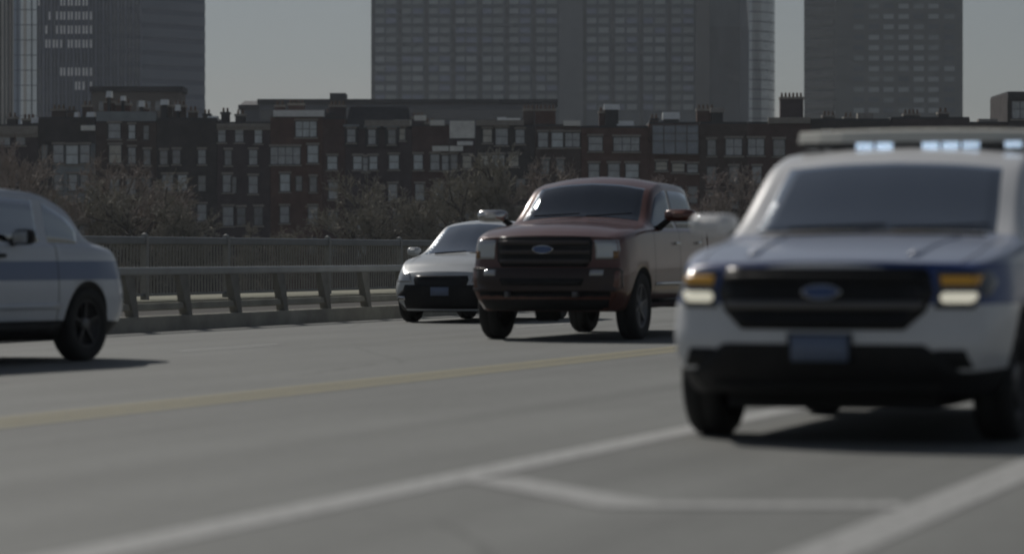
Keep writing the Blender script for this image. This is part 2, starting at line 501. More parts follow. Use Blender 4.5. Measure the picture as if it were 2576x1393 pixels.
def window(par, ox, fy, x, y, w, h, tone=1, style=0):
    """x, y: centre read off the photograph; w, h likewise"""
    ww, hh = w * PX, h * PX
    fm, st, lt, pn = win_meshes(ww, hh, style)
    fo = link("window", fm, par, (fx(x, YH) - ox, fy, fz(y, YH) + 4.2))
    link("pane", pn[tone], fo)
    if tone != 2 or random.random() < 0.5:
        link("sill", st, fo)
        if style == 0: link("lintel", lt, fo)
    return fo

def house(label, x0, x1, ytop, bi, wins, roof='flat', dorm=(), chim=(), pale=(), cornice=None, auto=None, bays=(), yoff=0.0, style=0, vents=()):
    """row house; columns x and heights y as in the photograph, built at the distance of the row"""
    X0, X1 = fx(x0, YH), fx(x1, YH)
    ox = X0
    H = fz(ytop, YH) + 4.2
    root = empty("row_house", (X0, YH + yoff, -4.2))
    tag(root, label, "house", "brick row houses on the far bank")
    w = X1 - X0
    MB().box(0.012, w - 0.012, 0.0, 13.0, 0, H).build("wall", BRICKS[bi], root)
    if roof == 'mansard':
        MB().frustum(0.1, w - 0.1, 0.05, 12.5, H, H + 2.6, 0.35, 1.1, 1.0).build("roof", M['slate'], root)
    elif roof == 'slope':
        MB().frustum(0.0, w, -0.05, 13.0, H, H + 1.5, 0.6, 3.5, 3.5).build("roof", M['slate'], root)
    else:
        MB().box(0.05, w - 0.05, 0.1, 12.8, H, H + 0.25).build("roof", M['slate'], root)
    if cornice:
        cm, ch = cornice
        cb = MB().box(0.0, w, -0.45, 0.0, H - ch, H + 0.02)
        cb.box(0.0, w, -0.25, -0.001, H - ch - 0.35, H - ch - 0.002)
        cb.build("cornice", cm, root)
    for (bx0, bx1, by0, by1, bm) in bays:
        a, b = fx(bx0, YH) - ox, fx(bx1, YH) - ox
        zt, zb_ = fz(by0, YH) + 4.2, (fz(by1, YH) + 4.2 if by1 else 0)
        m_ = MB()
        m_.add([(a, 0.0, zb_), (b, 0.0, zb_), (b - 0.5, -0.85, zb_), (a + 0.5, -0.85, zb_), (a, 0.0, zt), (b, 0.0, zt), (b - 0.5, -0.85, zt), (a + 0.5, -0.85, zt)],
               [(0, 1, 2, 3), (7, 6, 5, 4), (3, 2, 6, 7), (2, 1, 5, 6), (0, 3, 7, 4)])
        m_.build("bay", bm, root)
    def fy_at(x, y):
        for (bx0, bx1, by0, by1, bm) in bays:
            if bx0 + 10 < x < bx1 - 10 and y > by0 and (not by1 or y < by1): return -0.86
        for (dx, dy, dw, dh, dm) in dorm:
            if abs(x - dx) < dw / 2 and abs(y - dy) < dh / 2: return -0.31
        return -0.01
    for (dx, dy, dw, dh, dm) in dorm:
        a, b = fx(dx - dw / 2, YH) - ox, fx(dx + dw / 2, YH) - ox
        zt, zb_ = fz(dy - dh / 2, YH) + 4.2, fz(dy + dh / 2, YH) + 4.2
        m_ = MB().box(a, b, -0.3, 4.0, zb_, zt)
        do = m_.build("dormer", dm, root)
        MB().box(a - 0.15, b + 0.15, -0.5, 4.1, zt + 0.002, zt + 0.22).build("dormer_roof", M['copper'], do)
    for q in wins:
        x, y, ww, hh = q[:4]
        window(root, ox, fy_at(x, y), x, y, ww, hh, q[4] if len(q) > 4 else 1, style)
    if auto:
        cols, rows = auto
        for y in rows:
            for x in cols:
                window(root, ox, fy_at(x, y), x, y, 22, 40, random.choice((2, 2, 1)), style)
    for (cx, cy, cw) in chim:
        a, b = fx(cx - cw / 2, YH) - ox, fx(cx + cw / 2, YH) - ox
        zt = fz(cy, YH) + 4.2
        c_ = MB().box(a, b, 2.0, 3.4, H - 0.4, zt - 0.25)
        co = c_.build("chimney", BRICKS[(bi + 2) % 5], root)
        MB().box(a - 0.1, b + 0.1, 1.9, 3.5, zt - 0.248, zt).build("chimney_cap", M['stone'] if cw > 20 else M['slate'], co)
        for q in range(max(2, int((b - a) / 0.42))):
            xx = a + (q + 0.5) * (b - a) / max(2, int((b - a) / 0.42))
            MB().tube((xx, 2.7, zt + 0.002), (xx, 2.7, zt + 0.5), 0.14, 0.11, 8).build("chimney_pot", M['pot'], co)
    for (vx, vy, vw, vh, vm) in vents:
        a, b = fx(vx - vw / 2, YH) - ox, fx(vx + vw / 2, YH) - ox
        zt, zb_ = fz(vy - vh / 2, YH) + 4.2, fz(vy + vh / 2, YH) + 4.2
        MB().frustum(a, b, 1.0, 2.6, zb_, zt, 0.05, 0.35).build("roof_hatch", vm, root)
        if zb_ > H + 0.3: MB().box(a + 0.15, b - 0.15, 1.2, 2.4, H, zb_ - 0.002).build("roof_hatch_base", M['slate'], root)
    for (px0, px1, py0, py1, pmx, dep) in pale:
        a, b = fx(px0, YH) - ox, fx(px1, YH) - ox
        MB().box(a, b, -0.55 if dep < 0 else -0.12, 0.0 if dep < 0 else 1.4, fz(py1, YH) + 4.2, fz(py0, YH) + 4.2).build("parapet_panel", pmx, root)
    return root

P_, C_, S_ = M['palestone'], M['copper'], M['stone']
V_ = M['vent']
house("dark brick house with pale flat parapet, below the striped glass tower", -70, 96, 318, 2, [(12, 345, 26, 40, 1), (52, 345, 22, 38, 2), (12, 420, 26, 42, 1)],
      cornice=(S_, 0.9), auto=((12, 45, 78), (490, 560, 630)), chim=((22, 292, 24), (64, 296, 30)), vents=((112 - 20, 302, 36, 14, V_),))
house("tall dark brick house with bluish bay window and pale roof ledge", 96, 241, 300, 4, [(150, 388, 26, 44, 1), (184, 390, 30, 46, 0), (216, 388, 24, 44, 1), (112, 390, 14, 50, 2)],
      bays=((132, 240, 362, 0, M['copper']),), auto=((150, 186, 216), (460, 540, 615)), chim=((140, 272, 34), (172, 276, 20), (212, 262, 22)), pale=((205, 240, 316, 329, P_, -1),),
      vents=((188, 290, 12, 18, V_), (224, 288, 22, 14, V_)))
house("brick house under a wide grey metal cornice with chimney pots", 241, 394, 308, 1, [(288, 330, 30, 36, 1), (332, 332, 16, 34, 0), (368, 334, 12, 34, 2), (290, 388, 30, 44, 3), (332, 392, 18, 40, 1), (370, 396, 16, 36, 2)],
      auto=((288, 330, 368), (470, 545, 620)), chim=((268, 252, 26), (304, 258, 36), (356, 268, 22)), pale=((242, 392, 281, 305, C_, 1),), vents=((270, 236, 14, 16, V_), (305, 246, 12, 12, V_), (352, 260, 14, 16, V_)))
house("brick house with a row of tall chimneys and a pair of pale third floor windows", 394, 546, 302, 4, [(412, 397, 18, 34, 2), (444, 395, 18, 34, 2), (508, 395, 18, 34, 1), (422, 460, 26, 38, 1), (459, 460, 22, 38, 0), (508, 462, 18, 38, 2)],
      auto=((424, 460, 508), (535, 610)), chim=((412, 262, 26), (446, 262, 30), (480, 276, 22), (515, 284, 18)), vents=((410, 256, 20, 14, V_), (444, 270, 14, 16, V_), (532, 297, 28, 12, V_)))
house("flat roofed brick house with three narrow windows to each floor", 546, 680, 312, 2, [(558, 338, 18, 38, 1), (602, 338, 20, 38, 1), (650, 340, 18, 40, 0), (574, 397, 16, 36, 2), (637, 396, 20, 36, 1), (572, 462, 22, 42, 1), (588, 466, 12, 40, 2), (637, 465, 22, 42, 1), (574, 544, 26, 46, 1), (607, 544, 20, 42, 2), (650, 544, 20, 44, 2)],
      auto=((575, 637), (622,)), chim=((562, 280, 20), (600, 285, 24)), cornice=(S_, 0.35))
house("red brick house with pale cornice slab and wide upper windows", 680, 812, 296, 3, [(770, 325, 52, 38, 0), (718, 392, 74, 42, 1), (787, 388, 26, 42, 0), (717, 460, 24, 42, 0), (752, 462, 14, 36, 2), (788, 464, 16, 36, 2)],
      auto=((716, 787), (540, 618)), pale=((688, 816, 278, 294, V_, -1),), chim=((700, 262, 24), (742, 258, 40)))
house("narrow brick house with a broad stepped chimney and one small pale window", 812, 868, 300, 0, [(836, 410, 24, 32, 0)], auto=((838,), (480, 555, 625)), chim=((846, 262, 40), (826, 282, 20)))
house("mansard brick house with four dormers under a pale eave", 868, 1036, 326, 2, [(884, 342, 20, 32, 1), (936, 345, 18, 36, 1), (986, 345, 18, 34, 2), (1012, 338, 14, 28, 3), (900, 410, 22, 32, 0), (920, 414, 16, 34, 1), (938, 410, 22, 32, 0), (991, 408, 24, 34, 0), (988, 484, 22, 40, 1)],
      roof='mansard', dorm=((884, 344, 34, 50, M['slate']), (936, 346, 34, 50, M['slate']), (986, 346, 34, 50, M['slate'])), pale=((918, 1032, 303, 318, S_, -1), (990, 1034, 302, 316, P_, 1)), auto=((910, 1000), (555, 625)), chim=((900, 276, 18),))
house("brick house with rounded gable and stepped pale ledges", 1036, 1130, 318, 0, [(1052, 408, 22, 36, 0), (1094, 408, 22, 38, 1), (1122, 410, 20, 36, 1)], auto=((1056, 1104), (484, 556, 625)), chim=((1050, 292, 30), (1080, 306, 24)), pale=((1042, 1072, 291, 304, P_, -1), (1082, 1118, 303, 316, P_, -1), (1088, 1165 - 36, 368, 381, P_, -1)))
house("brick house carrying a large cream rooftop screen", 1130, 1196, 350, 2, [(1140, 408, 20, 36, 2), (1175, 408, 22, 30, 3)], auto=((1142, 1178), (484, 556, 625)), pale=((1131, 1194, 304, 348, P_, 1), (1131, 1165, 368, 381, P_, -1), (1150, 1190, 356, 366, V_, -1)))
house("brick house with pale lintel band and two small warm windows", 1196, 1346, 320, 4, [(1226, 342, 22, 32, 3), (1262, 344, 30, 40, 1), (1308, 344, 22, 34, 1), (1218, 405, 22, 26, 3), (1254, 406, 30, 30, 1), (1292, 404, 24, 28, 3)],
      auto=((1222, 1262, 1310), (470, 545, 620)), pale=((1198, 1318, 303, 316, S_, -1),), vents=((1290, 304, 40, 16, V_), (1262, 300, 24, 12, V_)), chim=((1330, 272, 28),))
house("brick house with a row of three blue tinted upper windows", 1346, 1462, 318, 1, [(1366, 352, 24, 36, 1), (1402, 352, 28, 36, 0), (1440, 352, 36, 34, 1), (1372, 420, 18, 34, 2), (1410, 420, 18, 34, 2)],
      auto=((1372, 1410, 1444), (490, 560, 628)), pale=((1418, 1470 - 10, 304, 317, P_, -1),), chim=((1372, 272, 52),))
house("broad rust brick house with a wide four pane attic window", 1462, 1632, 322, 3, [(1498, 362, 34, 34, 1), (1576, 363, 64, 34, 1), (1494, 430, 26, 34, 1), (1544, 430, 28, 34, 1), (1590, 430, 32, 34, 0)],
      auto=((1496, 1544, 1590), (500, 570, 634)), chim=((1528, 278, 40),), vents=((1540, 268, 40, 14, V_), (1574, 324 - 12, 44, 18, V_)))
house("rust brick house with a large blue grey rooftop glass box", 1632, 1760, 312, 3, [(1664, 418, 28, 20, 3), (1706, 422, 30, 20, 3), (1742, 424, 26, 20, 1)], auto=((1662, 1704, 1742), (490, 560, 628)),
      dorm=(), pale=(), bays=(), vents=((1690, 290, 44, 18, V_),), chim=((1648, 296, 20),))
house("dark brick house with tall chimney stack beside the rooftop glass box", 1760, 1880, 312, 1, [(1846, 370, 40, 40, 1), (1790, 372, 20, 38, 2)], auto=((1790, 1846), (440, 505, 575, 634)), chim=((1778, 272, 44),), pale=((1822, 1872, 392, 397, S_, -1),), vents=((1806, 276, 36, 12, S_),))
house("brown brick house under the dark square roof cabin", 1880, 2040, 312, 0, [(1902, 370, 40, 40, 1), (1960, 372, 28, 40, 2)], auto=((1904, 1960, 2010), (440, 505, 575)), pale=((1932, 2074 - 36, 296, 311, S_, -1),), chim=((1996, 242, 58),))
house("brick house behind the flashing light bar, with a small pale roof hatch", 2040, 2240, 304, 4, [], auto=((2080, 2140, 2200), (350, 430, 500)), vents=((2180, 292, 40, 18, S_),), chim=((2090, 288, 30), (2140, 292, 22)))
house("low roofed brick house near the right end of the row", 2240, 2440, 300, 2, [], auto=((2280, 2340, 2400), (350, 430, 500)), chim=((2300, 284, 40), (2380, 280, 26)))
house("brick house with a slate attic at the right end of the row", 2440, 2534, 312, 1, [], auto=((2470, 2505), (350, 430, 500)), roof='flat', vents=((2490, 304, 50, 12, S_),))
house("tall dark brick house rising above the row at its right end", 2534, 2700, 236, 4, [(2566, 275, 40, 46, 1)], auto=((2566, 2630), (350, 430, 500)), cornice=(M['slate'], 0.5))

# rooftop glass box (belongs to the rust brick house but stands free on its front)
gbx = empty("rooftop_conservatory", (fx(1640, YH), YH - 0.9, fz(388, YH)))
tag(gbx, "large blue grey glazed box projecting from the rust brick house", "conservatory")
wg, hg = 116 * PX, 72 * PX
MB().box(0, wg, 0, 0.8, 0, hg).build("glass_front", mat("blue_grey_glazing", (0.195, 0.232, 0.285), 0.2, spec=0.9, var=0.2, vscale=0.7), gbx)
for q in range(5):
    MB().box(wg * q / 4 - 0.05, wg * q / 4 + 0.05, -0.08, -0.002, 0, hg).build("mullion", M['frame'], gbx)
for zz in (0.0, 0.45, 0.72, 1.0):
    MB().box(0.052, wg - 0.052, -0.05, -0.003, hg * zz - 0.05, hg * zz + 0.05).build("transom", M['framew'], gbx)

# ------------------------------------------------------------------ mid-rise blocks behind the row
def block(name, label, x0, x1, ytop, Y, m, cat="building", depth=30, rows=0, cols=0, pm=None, y0=None):
    X0, X1 = fx(x0, Y), fx(x1, Y)
    H = fz(ytop, Y) + 4.2
    root = empty(name, (X0, Y, -4.2))
    tag(root, label, cat)
    MB().box(0, X1 - X0, 0, depth, 0, H).build("wall", m, root)
    MB().box(-0.3, X1 - X0 + 0.3, -0.3, depth + 0.3, H + 0.002, H + 0.8).build("roof", M['slate'], root)
    return root, H, X1 - X0
mb_dark = mat("dark_glass_block", (0.099, 0.104, 0.126), 0.35, var=0.12, vscale=0.15)
r_, H_, w_ = block("flat_block", "long low dark block between the brick roofs and the wide tower", 652, 1398, 262, 520, mb_dark)
for q in range(4):
    MB().box(0.3, w_ - 0.3, -0.12, -0.003, H_ - 3.6 * q - 2.6, H_ - 3.6 * q - 0.9).build("window_band", mat("ribbon_glass", (0.07, 0.075, 0.09), 0.15, spec=0.8), r_)
MB().box(fx(826, 520) - fx(652, 520), fx(866, 520) - fx(652, 520), 4, 10, H_ + 0.8, H_ + 2.0).build("roof_plant", M['slate'], r_)
r2, H2, w2 = block("flat_block", "low dark slope roofed block left of the long flat one", 604, 651.5, 276, 540, mb_dark)
MB().frustum(0, w2, 0, 28, H2 + 0.8, H2 + 1.9, 0.0, 9.0, 9.0).build("roof_ridge", M['slate'], r2)
r3, H3, w3 = block("brown_block", "plain brown block behind the chimneys under the dark ribbed tower", 231, 456, 232, 450, mat("brown_render", (0.153, 0.135, 0.122), 0.9, var=0.1, vscale=0.3), depth=6)
for q in range(9):
    for z_ in range(3):
        MB().box(1.0 + q * 1.33, 1.7 + q * 1.33, -0.05, -0.002, H3 - 2.6 - z_ * 3, H3 - 1.3 - z_ * 3).build("window", PANES[2], r3)

# ------------------------------------------------------------------ towers
def tw(name, label, X0, Y0): 
    t = empty(name, (X0, Y0, -4.2)); tag(t, label, "tower"); return t
ZT = 4.2
# dark ribbed tower on the left, two faces meeting at a corner
Yb = 900.0
tb = tw("ribbed_tower", "dark ribbed office tower with rows of pale windows, upper left", fx(93, Yb), Yb)
ux = Yb / FPX
wf = (355 - 93) * ux; ws_ = (515 - 355) * ux - 1.5
Ht = 112.0
tdark = mat("dark_tower_cladding", (0.094, 0.113, 0.168), 0.45, var=0.12, vscale=0.1, spec=0.4)
tside = mat("slate_blue_tower_side", (0.154, 0.181, 0.239), 0.5, var=0.10, vscale=0.05, spec=0.4)
MB().add([(0, 0, 0), (wf, 0, 0), (wf + ws_, 16, 0), (wf + ws_ - 3.6, 45, 0), (0, 45, 0), (0, 0, Ht), (wf, 0, Ht), (wf + ws_, 16, Ht), (wf + ws_ - 3.6, 45, Ht), (0, 45, Ht)],
         [(0, 1, 6, 5), (2, 3, 8, 7), (3, 4, 9, 8), (4, 0, 5, 9), (5, 6, 7, 8, 9), (1, 2, 7, 6)]).build("wall", tdark, tb)
dl = Vector((ws_, 16, 0)).normalized(); dn = Vector((dl.y, -dl.x, 0))
lf = math.hypot(ws_, 16)
sp_ = MB()
A = Vector((wf, 0, 0))
for k in range(29):
    z0 = k * 3.94
    o0 = A + dn * 0.002; o1 = A + dl * lf + dn * 0.002
    sp_.add([o0 + Vector((0, 0, z0)), o1 + Vector((0, 0, z0)), o1 + dn * 0.18 + Vector((0, 0, z0)), o0 + dn * 0.18 + Vector((0, 0, z0)), o0 + Vector((0, 0, z0 + 2.5)), o1 + Vector((0, 0, z0 + 2.5)), o1 + dn * 0.18 + Vector((0, 0, z0 + 2.5)), o0 + dn * 0.18 + Vector((0, 0, z0 + 2.5))],
            [(0, 3, 2, 1), (4, 5, 6, 7), (0, 1, 5, 4), (1, 2, 6, 5), (2, 3, 7, 6), (3, 0, 4, 7)])
sp_.build("spandrel_run", tside, tb)
fin = MB().box(-0.16, 0.16, -0.7, -0.002, 0, Ht).mesh("fin", mat("dark_steel_fin", (0.135, 0.156, 0.227), 0.5, var=0.1, vscale=0.3))
nf = 29
for k in range(nf):
    fo = link("fin", fin, tb, (k * wf / (nf - 1), 0, 0))
    if k % 2 == 0: fo.scale = (1.9, 1.25, 1)
lit = mat("pale_glow_window", (0.8, 0.82, 0.82), 0.3, var=0.2, vscale=0.4, emit=(0.95, 0.97, 1.0), estr=0.11)  # pale panes given an added glow in place of reflections and blinds
dimw = mat("dim_tower_window", (0.099, 0.112, 0.140), 0.12, spec=0.9)
wp = wf / (nf - 1)
wm_l = MB().box(-wp * 0.34, wp * 0.34, -0.06, -0.003, -1.15, 1.15).mesh("window", lit)
wm_d = MB().box(-wp * 0.34, wp * 0.34, -0.06, -0.003, -1.3, 1.3).mesh("window", dimw)
for r in range(9):
    yc = 15 + r * 35.2 - 10
    z = fz(yc, Yb) + ZT
    for c in range(nf - 1):
        xc = 93 + (c + 0.5) * 262 / (nf - 1)
        is_l = False
        pair = (c % 2)
        if xc < 236:
            th_ = {0: 0, 1: 112, 2: 110, 3: 114, 5: 118, 6: 185}.get(r, 999)
            is_l = xc > th_ and random.random() < 0.9 and (xc > 150 or random.random() < 0.55)
        link("window", wm_l if is_l else wm_d, tb, ((c + 0.5) * wp, 0, z))
# striped glass tower at the left edge
Ya = 820.0
ta = tw("striped_tower", "tower of bright and brown vertical stripes at the left edge", fx(-60, Ya), Ya)
ua = Ya / FPX
stripes = [(-60, -12, 'd'), (-12, 22, 'k'), (22, 31, 'k'), (31, 36, 'b'), (36, 42, 'k'), (42, 49, 'w'), (49, 58, 'u'), (58, 67, 'n'), (67, 75, 'u'), (75, 84, 'p'), (84, 94, 'b2'), (94, 99, 'q'), (99, 112, 'p'), (112, 118, 'n'), (118, 132, 'p')]
stripes = [(-60, -12, 'd'), (-12, 4, 'k'), (4, 8, 'w'), (8, 14, 'k'), (14, 17, 'w'), (17, 24, 'k'), (24, 27, 'b'), (27, 31, 'k'), (31, 34, 'w'), (34, 43, 'u'), (43, 46, 'n'), (46, 51, 'u'), (51, 59, 'p'), (59, 66, 'b2'), (66, 78, 'p'), (78, 81, 'n'), (81, 92, 'p')]
scol = {'d': (0.05, 0.055, 0.06), 'k': (0.035, 0.035, 0.042), 'b': (0.36, 0.30, 0.25), 'w': (0.50, 0.47, 0.43), 'u': (0.24, 0.29, 0.37), 'n': (0.04, 0.055, 0.09), 'p': (0.74, 0.78, 0.79), 'b2': (0.50, 0.47, 0.44), 'q': (0.10, 0.13, 0.19)}
smat = {k: mat("tower_stripe_" + k, v, 0.35, 0.75 if k in "pb2wu" else 0.0, var=0.12, vscale=0.12, spec=0.6) for k, v in scol.items()}
MB().add([(0, 0.9, 0), (152 * ua, 0.9, 0), (10.8, 28, 0), (0, 28, 0), (0, 0.9, 100), (152 * ua, 0.9, 100), (10.8, 28, 100), (0, 28, 100)],
         [(0, 3, 2, 1), (4, 5, 6, 7), (0, 1, 5, 4), (1, 2, 6, 5), (2, 3, 7, 6), (3, 0, 4, 7)]).build("wall", smat['d'], ta)
for i, (a, b, kk) in enumerate(stripes):
    MB().box((a + 60) * ua + 0.01, (b + 60) * ua - 0.01, 0.0 if i % 2 else 0.22, 0.898, 0, 100).build("panel_strip", smat[kk], ta)
hl = MB().box(34 * ua * 0, 58 * ua, -0.04, 0.0, -0.09, 0.09).mesh("floor_line", smat['n'])
for k in range(25): link("floor_line", hl, ta, (94 * ua, 0.0, 2 + k * 3.9))

# wide tower in the middle
Ym = 1100.0
um = Ym / FPX
tm = tw("wide_tower", "wide grey office tower with bays of windows between two pale piers", fx(934, Ym), Ym)
mgrid = mat("grey_tower_frame", (0.119, 0.138, 0.161), 0.6, var=0.12, vscale=0.06)
mpier = mat("pale_grey_pier", (0.180, 0.191, 0.203), 0.7, var=0.08, vscale=0.1)
mpier2 = mat("brown_grey_pier", (0.176, 0.171, 0.169), 0.7, var=0.08, vscale=0.1)
mdark = mat("dark_recess_cladding", (0.090, 0.099, 0.119), 0.5, var=0.1, vscale=0.1)
Hm = 130.0
MB().box(0, (1880 - 934) * um, 0, 60, 0, Hm).build("wall", mgrid, tm)
MB().box((1406 - 934) * um, (1466 - 934) * um, -2.2, -0.002, 0, Hm).build("pier", mpier, tm)
MB().box((1750 - 934) * um, (1784 - 934) * um, -2.2, -0.002, 0, Hm).build("pier", mpier2, tm)
MB().box((1784.2 - 934) * um, (1880 - 934) * um, -0.3, -0.002, 0, Hm - 46).build("recess_panel", mdark, tm)
bays = [(934 + k * 67.4, 934 + (k + 1) * 67.4) for k in range(7)] + [(1466 + k * 71, 1466 + (k + 1) * 71) for k in range(4)]
edge = MB().box(-0.7, 0.7, -0.7, -0.002, 0, Hm).mesh("mullion_rib", mat("tower_rib", (0.094, 0.101, 0.112), 0.6))
for (a, b) in bays: link("mullion_rib", edge, tm, ((a - 934) * um + 0.7, 0, 0))
tp = [mat("tower_pane_grey", (0.225, 0.255, 0.266), 0.2, spec=0.7, var=0.2, vscale=0.15), mat("tower_pane_pale", (0.32, 0.354, 0.374), 0.25, spec=0.7, var=0.2, vscale=0.15), mat("tower_pane_blue", (0.17, 0.198, 0.29), 0.15, spec=0.8, var=0.2, vscale=0.15)]
bw = 67.4 * um
tpm = [MB().box(-bw * 0.19, bw * 0.19, -0.25, -0.003, -1.0, 0.9).mesh("window", p) for p in tp]
nwin = 0
for r in range(12):
    z = fz(4 + r * 24.1, Ym) + ZT
    for (a, b) in bays:
        for q in (0.30, 0.74):
            link("window", tpm[random.choices((0, 1, 2), (6, 2.2, 2.2))[0]], tm, ((a + (b - a) * q - 934) * um, 0, z)); nwin += 1
ledge = MB()
for r in range(13):
    z = fz(16 + r * 24.1, Ym) + ZT
    ledge.box(1.5, (1405 - 934) * um, -0.45, -0.26, z - 0.35, z + 0.25)
    ledge.box((1467 - 934) * um, (1749 - 934) * um, -0.45, -0.26, z - 0.35, z + 0.25)
ledge.build("floor_ledges", mgrid, tm)
# pale curved glass tower beside it
Yg = 1050.0
ug = Yg / FPX
tg = tw("curved_glass_tower", "pale blue curved glass tower beside the wide grey one", fx(1884, Yg), Yg)
gm = MB(); segs = 14
rad = 74 * ug
prof = [(rad * math.sin(math.pi / 2 * k / segs), 14 * (1 - math.cos(math.pi / 2 * k / segs))) for k in range(segs + 1)]
Hg = 100.0
vsx = [(x, y, 0) for x, y in prof] + [(x, y, Hg) for x, y in prof]
n_ = segs + 1
gm.add(vsx, [(k, k + 1, n_ + k + 1, n_ + k) for k in range(segs)])
gm.add([(rad, 14, 0), (rad, 44, 0), (0, 44, 0), (0, 0, 0), (rad, 14, Hg), (rad, 44, Hg), (0, 44, Hg), (0, 0, Hg)], [(0, 1, 5, 4), (1, 2, 6, 5), (2, 3, 7, 6)])
gm.add([(x, y, Hg) for x, y in prof] + [(rad, 44, Hg), (0, 44, Hg)], [tuple(range(n_ + 2))])
gmo = gm.build("glass_skin", mat("pale_curtain_glass", (0.42, 0.46, 0.5), 0.12, 0.3, var=0.12, vscale=0.06, spec=0.9), tg, smooth=False)
fl = MB()
fl.add([(x, y - 0.12, 0.0) for x, y in prof] + [(x, y - 0.12, 0.35) for x, y in prof], [(k, k + 1, n_ + k + 1, n_ + k) for k in range(segs)])
flm = fl.mesh("floor_line", mdark)
for k in range(31): link("floor_line", flm, tg, (0, 0, 2 + k * 3.2))
# tower on the right
Yr = 1000.0
ur = Yr / FPX
tr_ = tw("grey_slab_tower", "grey slab tower with short pale window strips, upper right", fx(2030, Yr), Yr)
wl_ = 72 * ur; wr_ = (2422 - 2102) * ur
Hr = 115.0
rm = mat("grey_green_tower_wall", (0.144, 0.155, 0.158), 0.6, var=0.1, vscale=0.06)
MB().add([(0, 10, 0), (wl_, 0, 0), (wl_ + wr_, 0, 0), (wl_ + wr_, 40, 0), (5.5, 40, 0), (0, 10, Hr), (wl_, 0, Hr), (wl_ + wr_, 0, Hr), (wl_ + wr_, 40, Hr), (5.5, 40, Hr)],
         [(0, 1, 6, 5), (1, 2, 7, 6), (2, 3, 8, 7), (3, 4, 9, 8), (4, 0, 5, 9), (5, 6, 7, 8, 9)]).build("wall", rm, tr_)
fdir = Vector((wl_, -10, 0)).normalized(); fnn = Vector((fdir.y, -fdir.x, 0)); fl_ = math.hypot(wl_, 10)
for r in range(13):
    z = fz(2 + r * 26.2, Yr) + ZT
    o = MB()
    a0 = Vector((0, 10, 0)) + fdir * 0.5 + fnn * 0.003; a1 = Vector((0, 10, 0)) + fdir * (fl_ - 0.5) + fnn * 0.003
    if fnn.y > 0: fnn = -fnn
    a0 = Vector((0, 10, 0)) + fdir * 0.5; a1 = Vector((0, 10, 0)) + fdir * (fl_ - 0.5)
    e0, e1 = fnn * 0.003, fnn * 0.2
    z0, z1 = Vector((0, 0, z - 1.1)), Vector((0, 0, z + 1.0))
    o.add([a0 + e0 + z0, a1 + e0 + z0, a1 + e1 + z0, a0 + e1 + z0, a0 + e0 + z1, a1 + e0 + z1, a1 + e1 + z1, a0 + e1 + z1], [(0, 3, 2, 1), (4, 5, 6, 7), (0, 1, 5, 4), (1, 2, 6, 5), (2, 3, 7, 6), (3, 0, 4, 7)])
    o.build("window_band", mat("dark_band_glass", (0.030, 0.033, 0.042), 0.15, spec=0.8) if r == 0 else bpy.data.materials["dark_band_glass"], tr_)
rpm = [MB().box(-13 * ur, 13 * ur, -0.3, -0.003, -0.75, 0.75).mesh("window", p) for p in (tp[0], tp[1], mgrid)]
for r in range(12):
    z = fz(16 + r * 26.2, Yr) + ZT
    for xx in (2160, 2198, 2235, 2273, 2311, 2348, 2388):
        wt = (1, 0.3, 2) if xx < 2190 or xx > 2370 else (2, 2.4, 0.9)
        link("window", rpm[random.choices((0, 1, 2), wt)[0]], tr_, ((xx - 2030) * ur, 0, z))

# ------------------------------------------------------------------ bare trees on the far bank
def bare_tree_mesh(seed, h, spread, up):
    rnd = random.Random(seed)
    wood, tw_ = MB(), MB()
    def quad(a, b, w):
        t = (b - a); sd = t.cross(Vector((rnd.uniform(-1, 1), rnd.uniform(-1, 1), rnd.uniform(-1, 1))))
        if sd.length < 1e-5: return
        sd = sd.normalized() * w
        tw_.add([a - sd, a + sd, b + sd * 0.3, b - sd * 0.3], [(0, 1, 2, 3)])
    def grow(p, d, L, r, lev):
        seg = 3 if lev < 2 else 2
        q = p.copy(); dd = d.copy()
        pts = [q.copy()]
        for k in range(seg):
            dd = (dd + Vector((rnd.gauss(0, .16), rnd.gauss(0, .16), rnd.gauss(0, .10) + up * 0.05))).normalized()
            q2 = q + dd * (L / seg)
            ra = r * (1 - 0.45 * k / seg); rb = r * (1 - 0.45 * (k + 1) / seg)
            if lev < 3: wood.tube(q, q2, ra, rb, 6 if lev < 2 else 4, False)
            else: quad(q, q2, max(ra, 0.027))
            q = q2; pts.append(q.copy())
        if lev >= 5: return
        n = [8, 6, 5, 5, 4][lev]
        for k in range(n):
            f = 0.35 + 0.65 * (k + rnd.random()) / n if lev else 0.30 + 0.7 * (k + rnd.random() * .8) / n
            f = min(f, 0.999) * seg
            i = int(f); bp_ = pts[i].lerp(pts[i + 1], f - i)
            an = rnd.uniform(0, 2 * math.pi) if lev else 2 * math.pi * (k * 0.38 + rnd.random() * .2)
            side = dd.orthogonal().normalized()
            side = Matrix.Rotation(an, 3, dd) @ side
            tilt = rnd.uniform(0.45, 0.95) * spread
            nd = (dd * math.cos(tilt) + side * math.sin(tilt) + Vector((0, 0, 0.12 * up))).normalized()
            grow(bp_, nd, L * rnd.uniform(0.42, 0.66), r * 0.52, lev + 1)
    grow(Vector((0, 0, 0)), Vector((0, 0, 1)), h * 0.52, h * 0.020, 0)
    return wood, tw_
bark = mat("grey_brown_bark", (0.085, 0.075, 0.066), 0.95, var=0.2, vscale=3)
twigm = [mat("brown_twigs", (0.292, 0.252, 0.222), 0.95, var=0.2, vscale=0.4), mat("olive_grey_twigs", (0.264, 0.248, 0.204), 0.95, var=0.2, vscale=0.4), mat("reddish_twigs", (0.274, 0.229, 0.211), 0.95, var=0.2, vscale=0.4)]
tvar = []
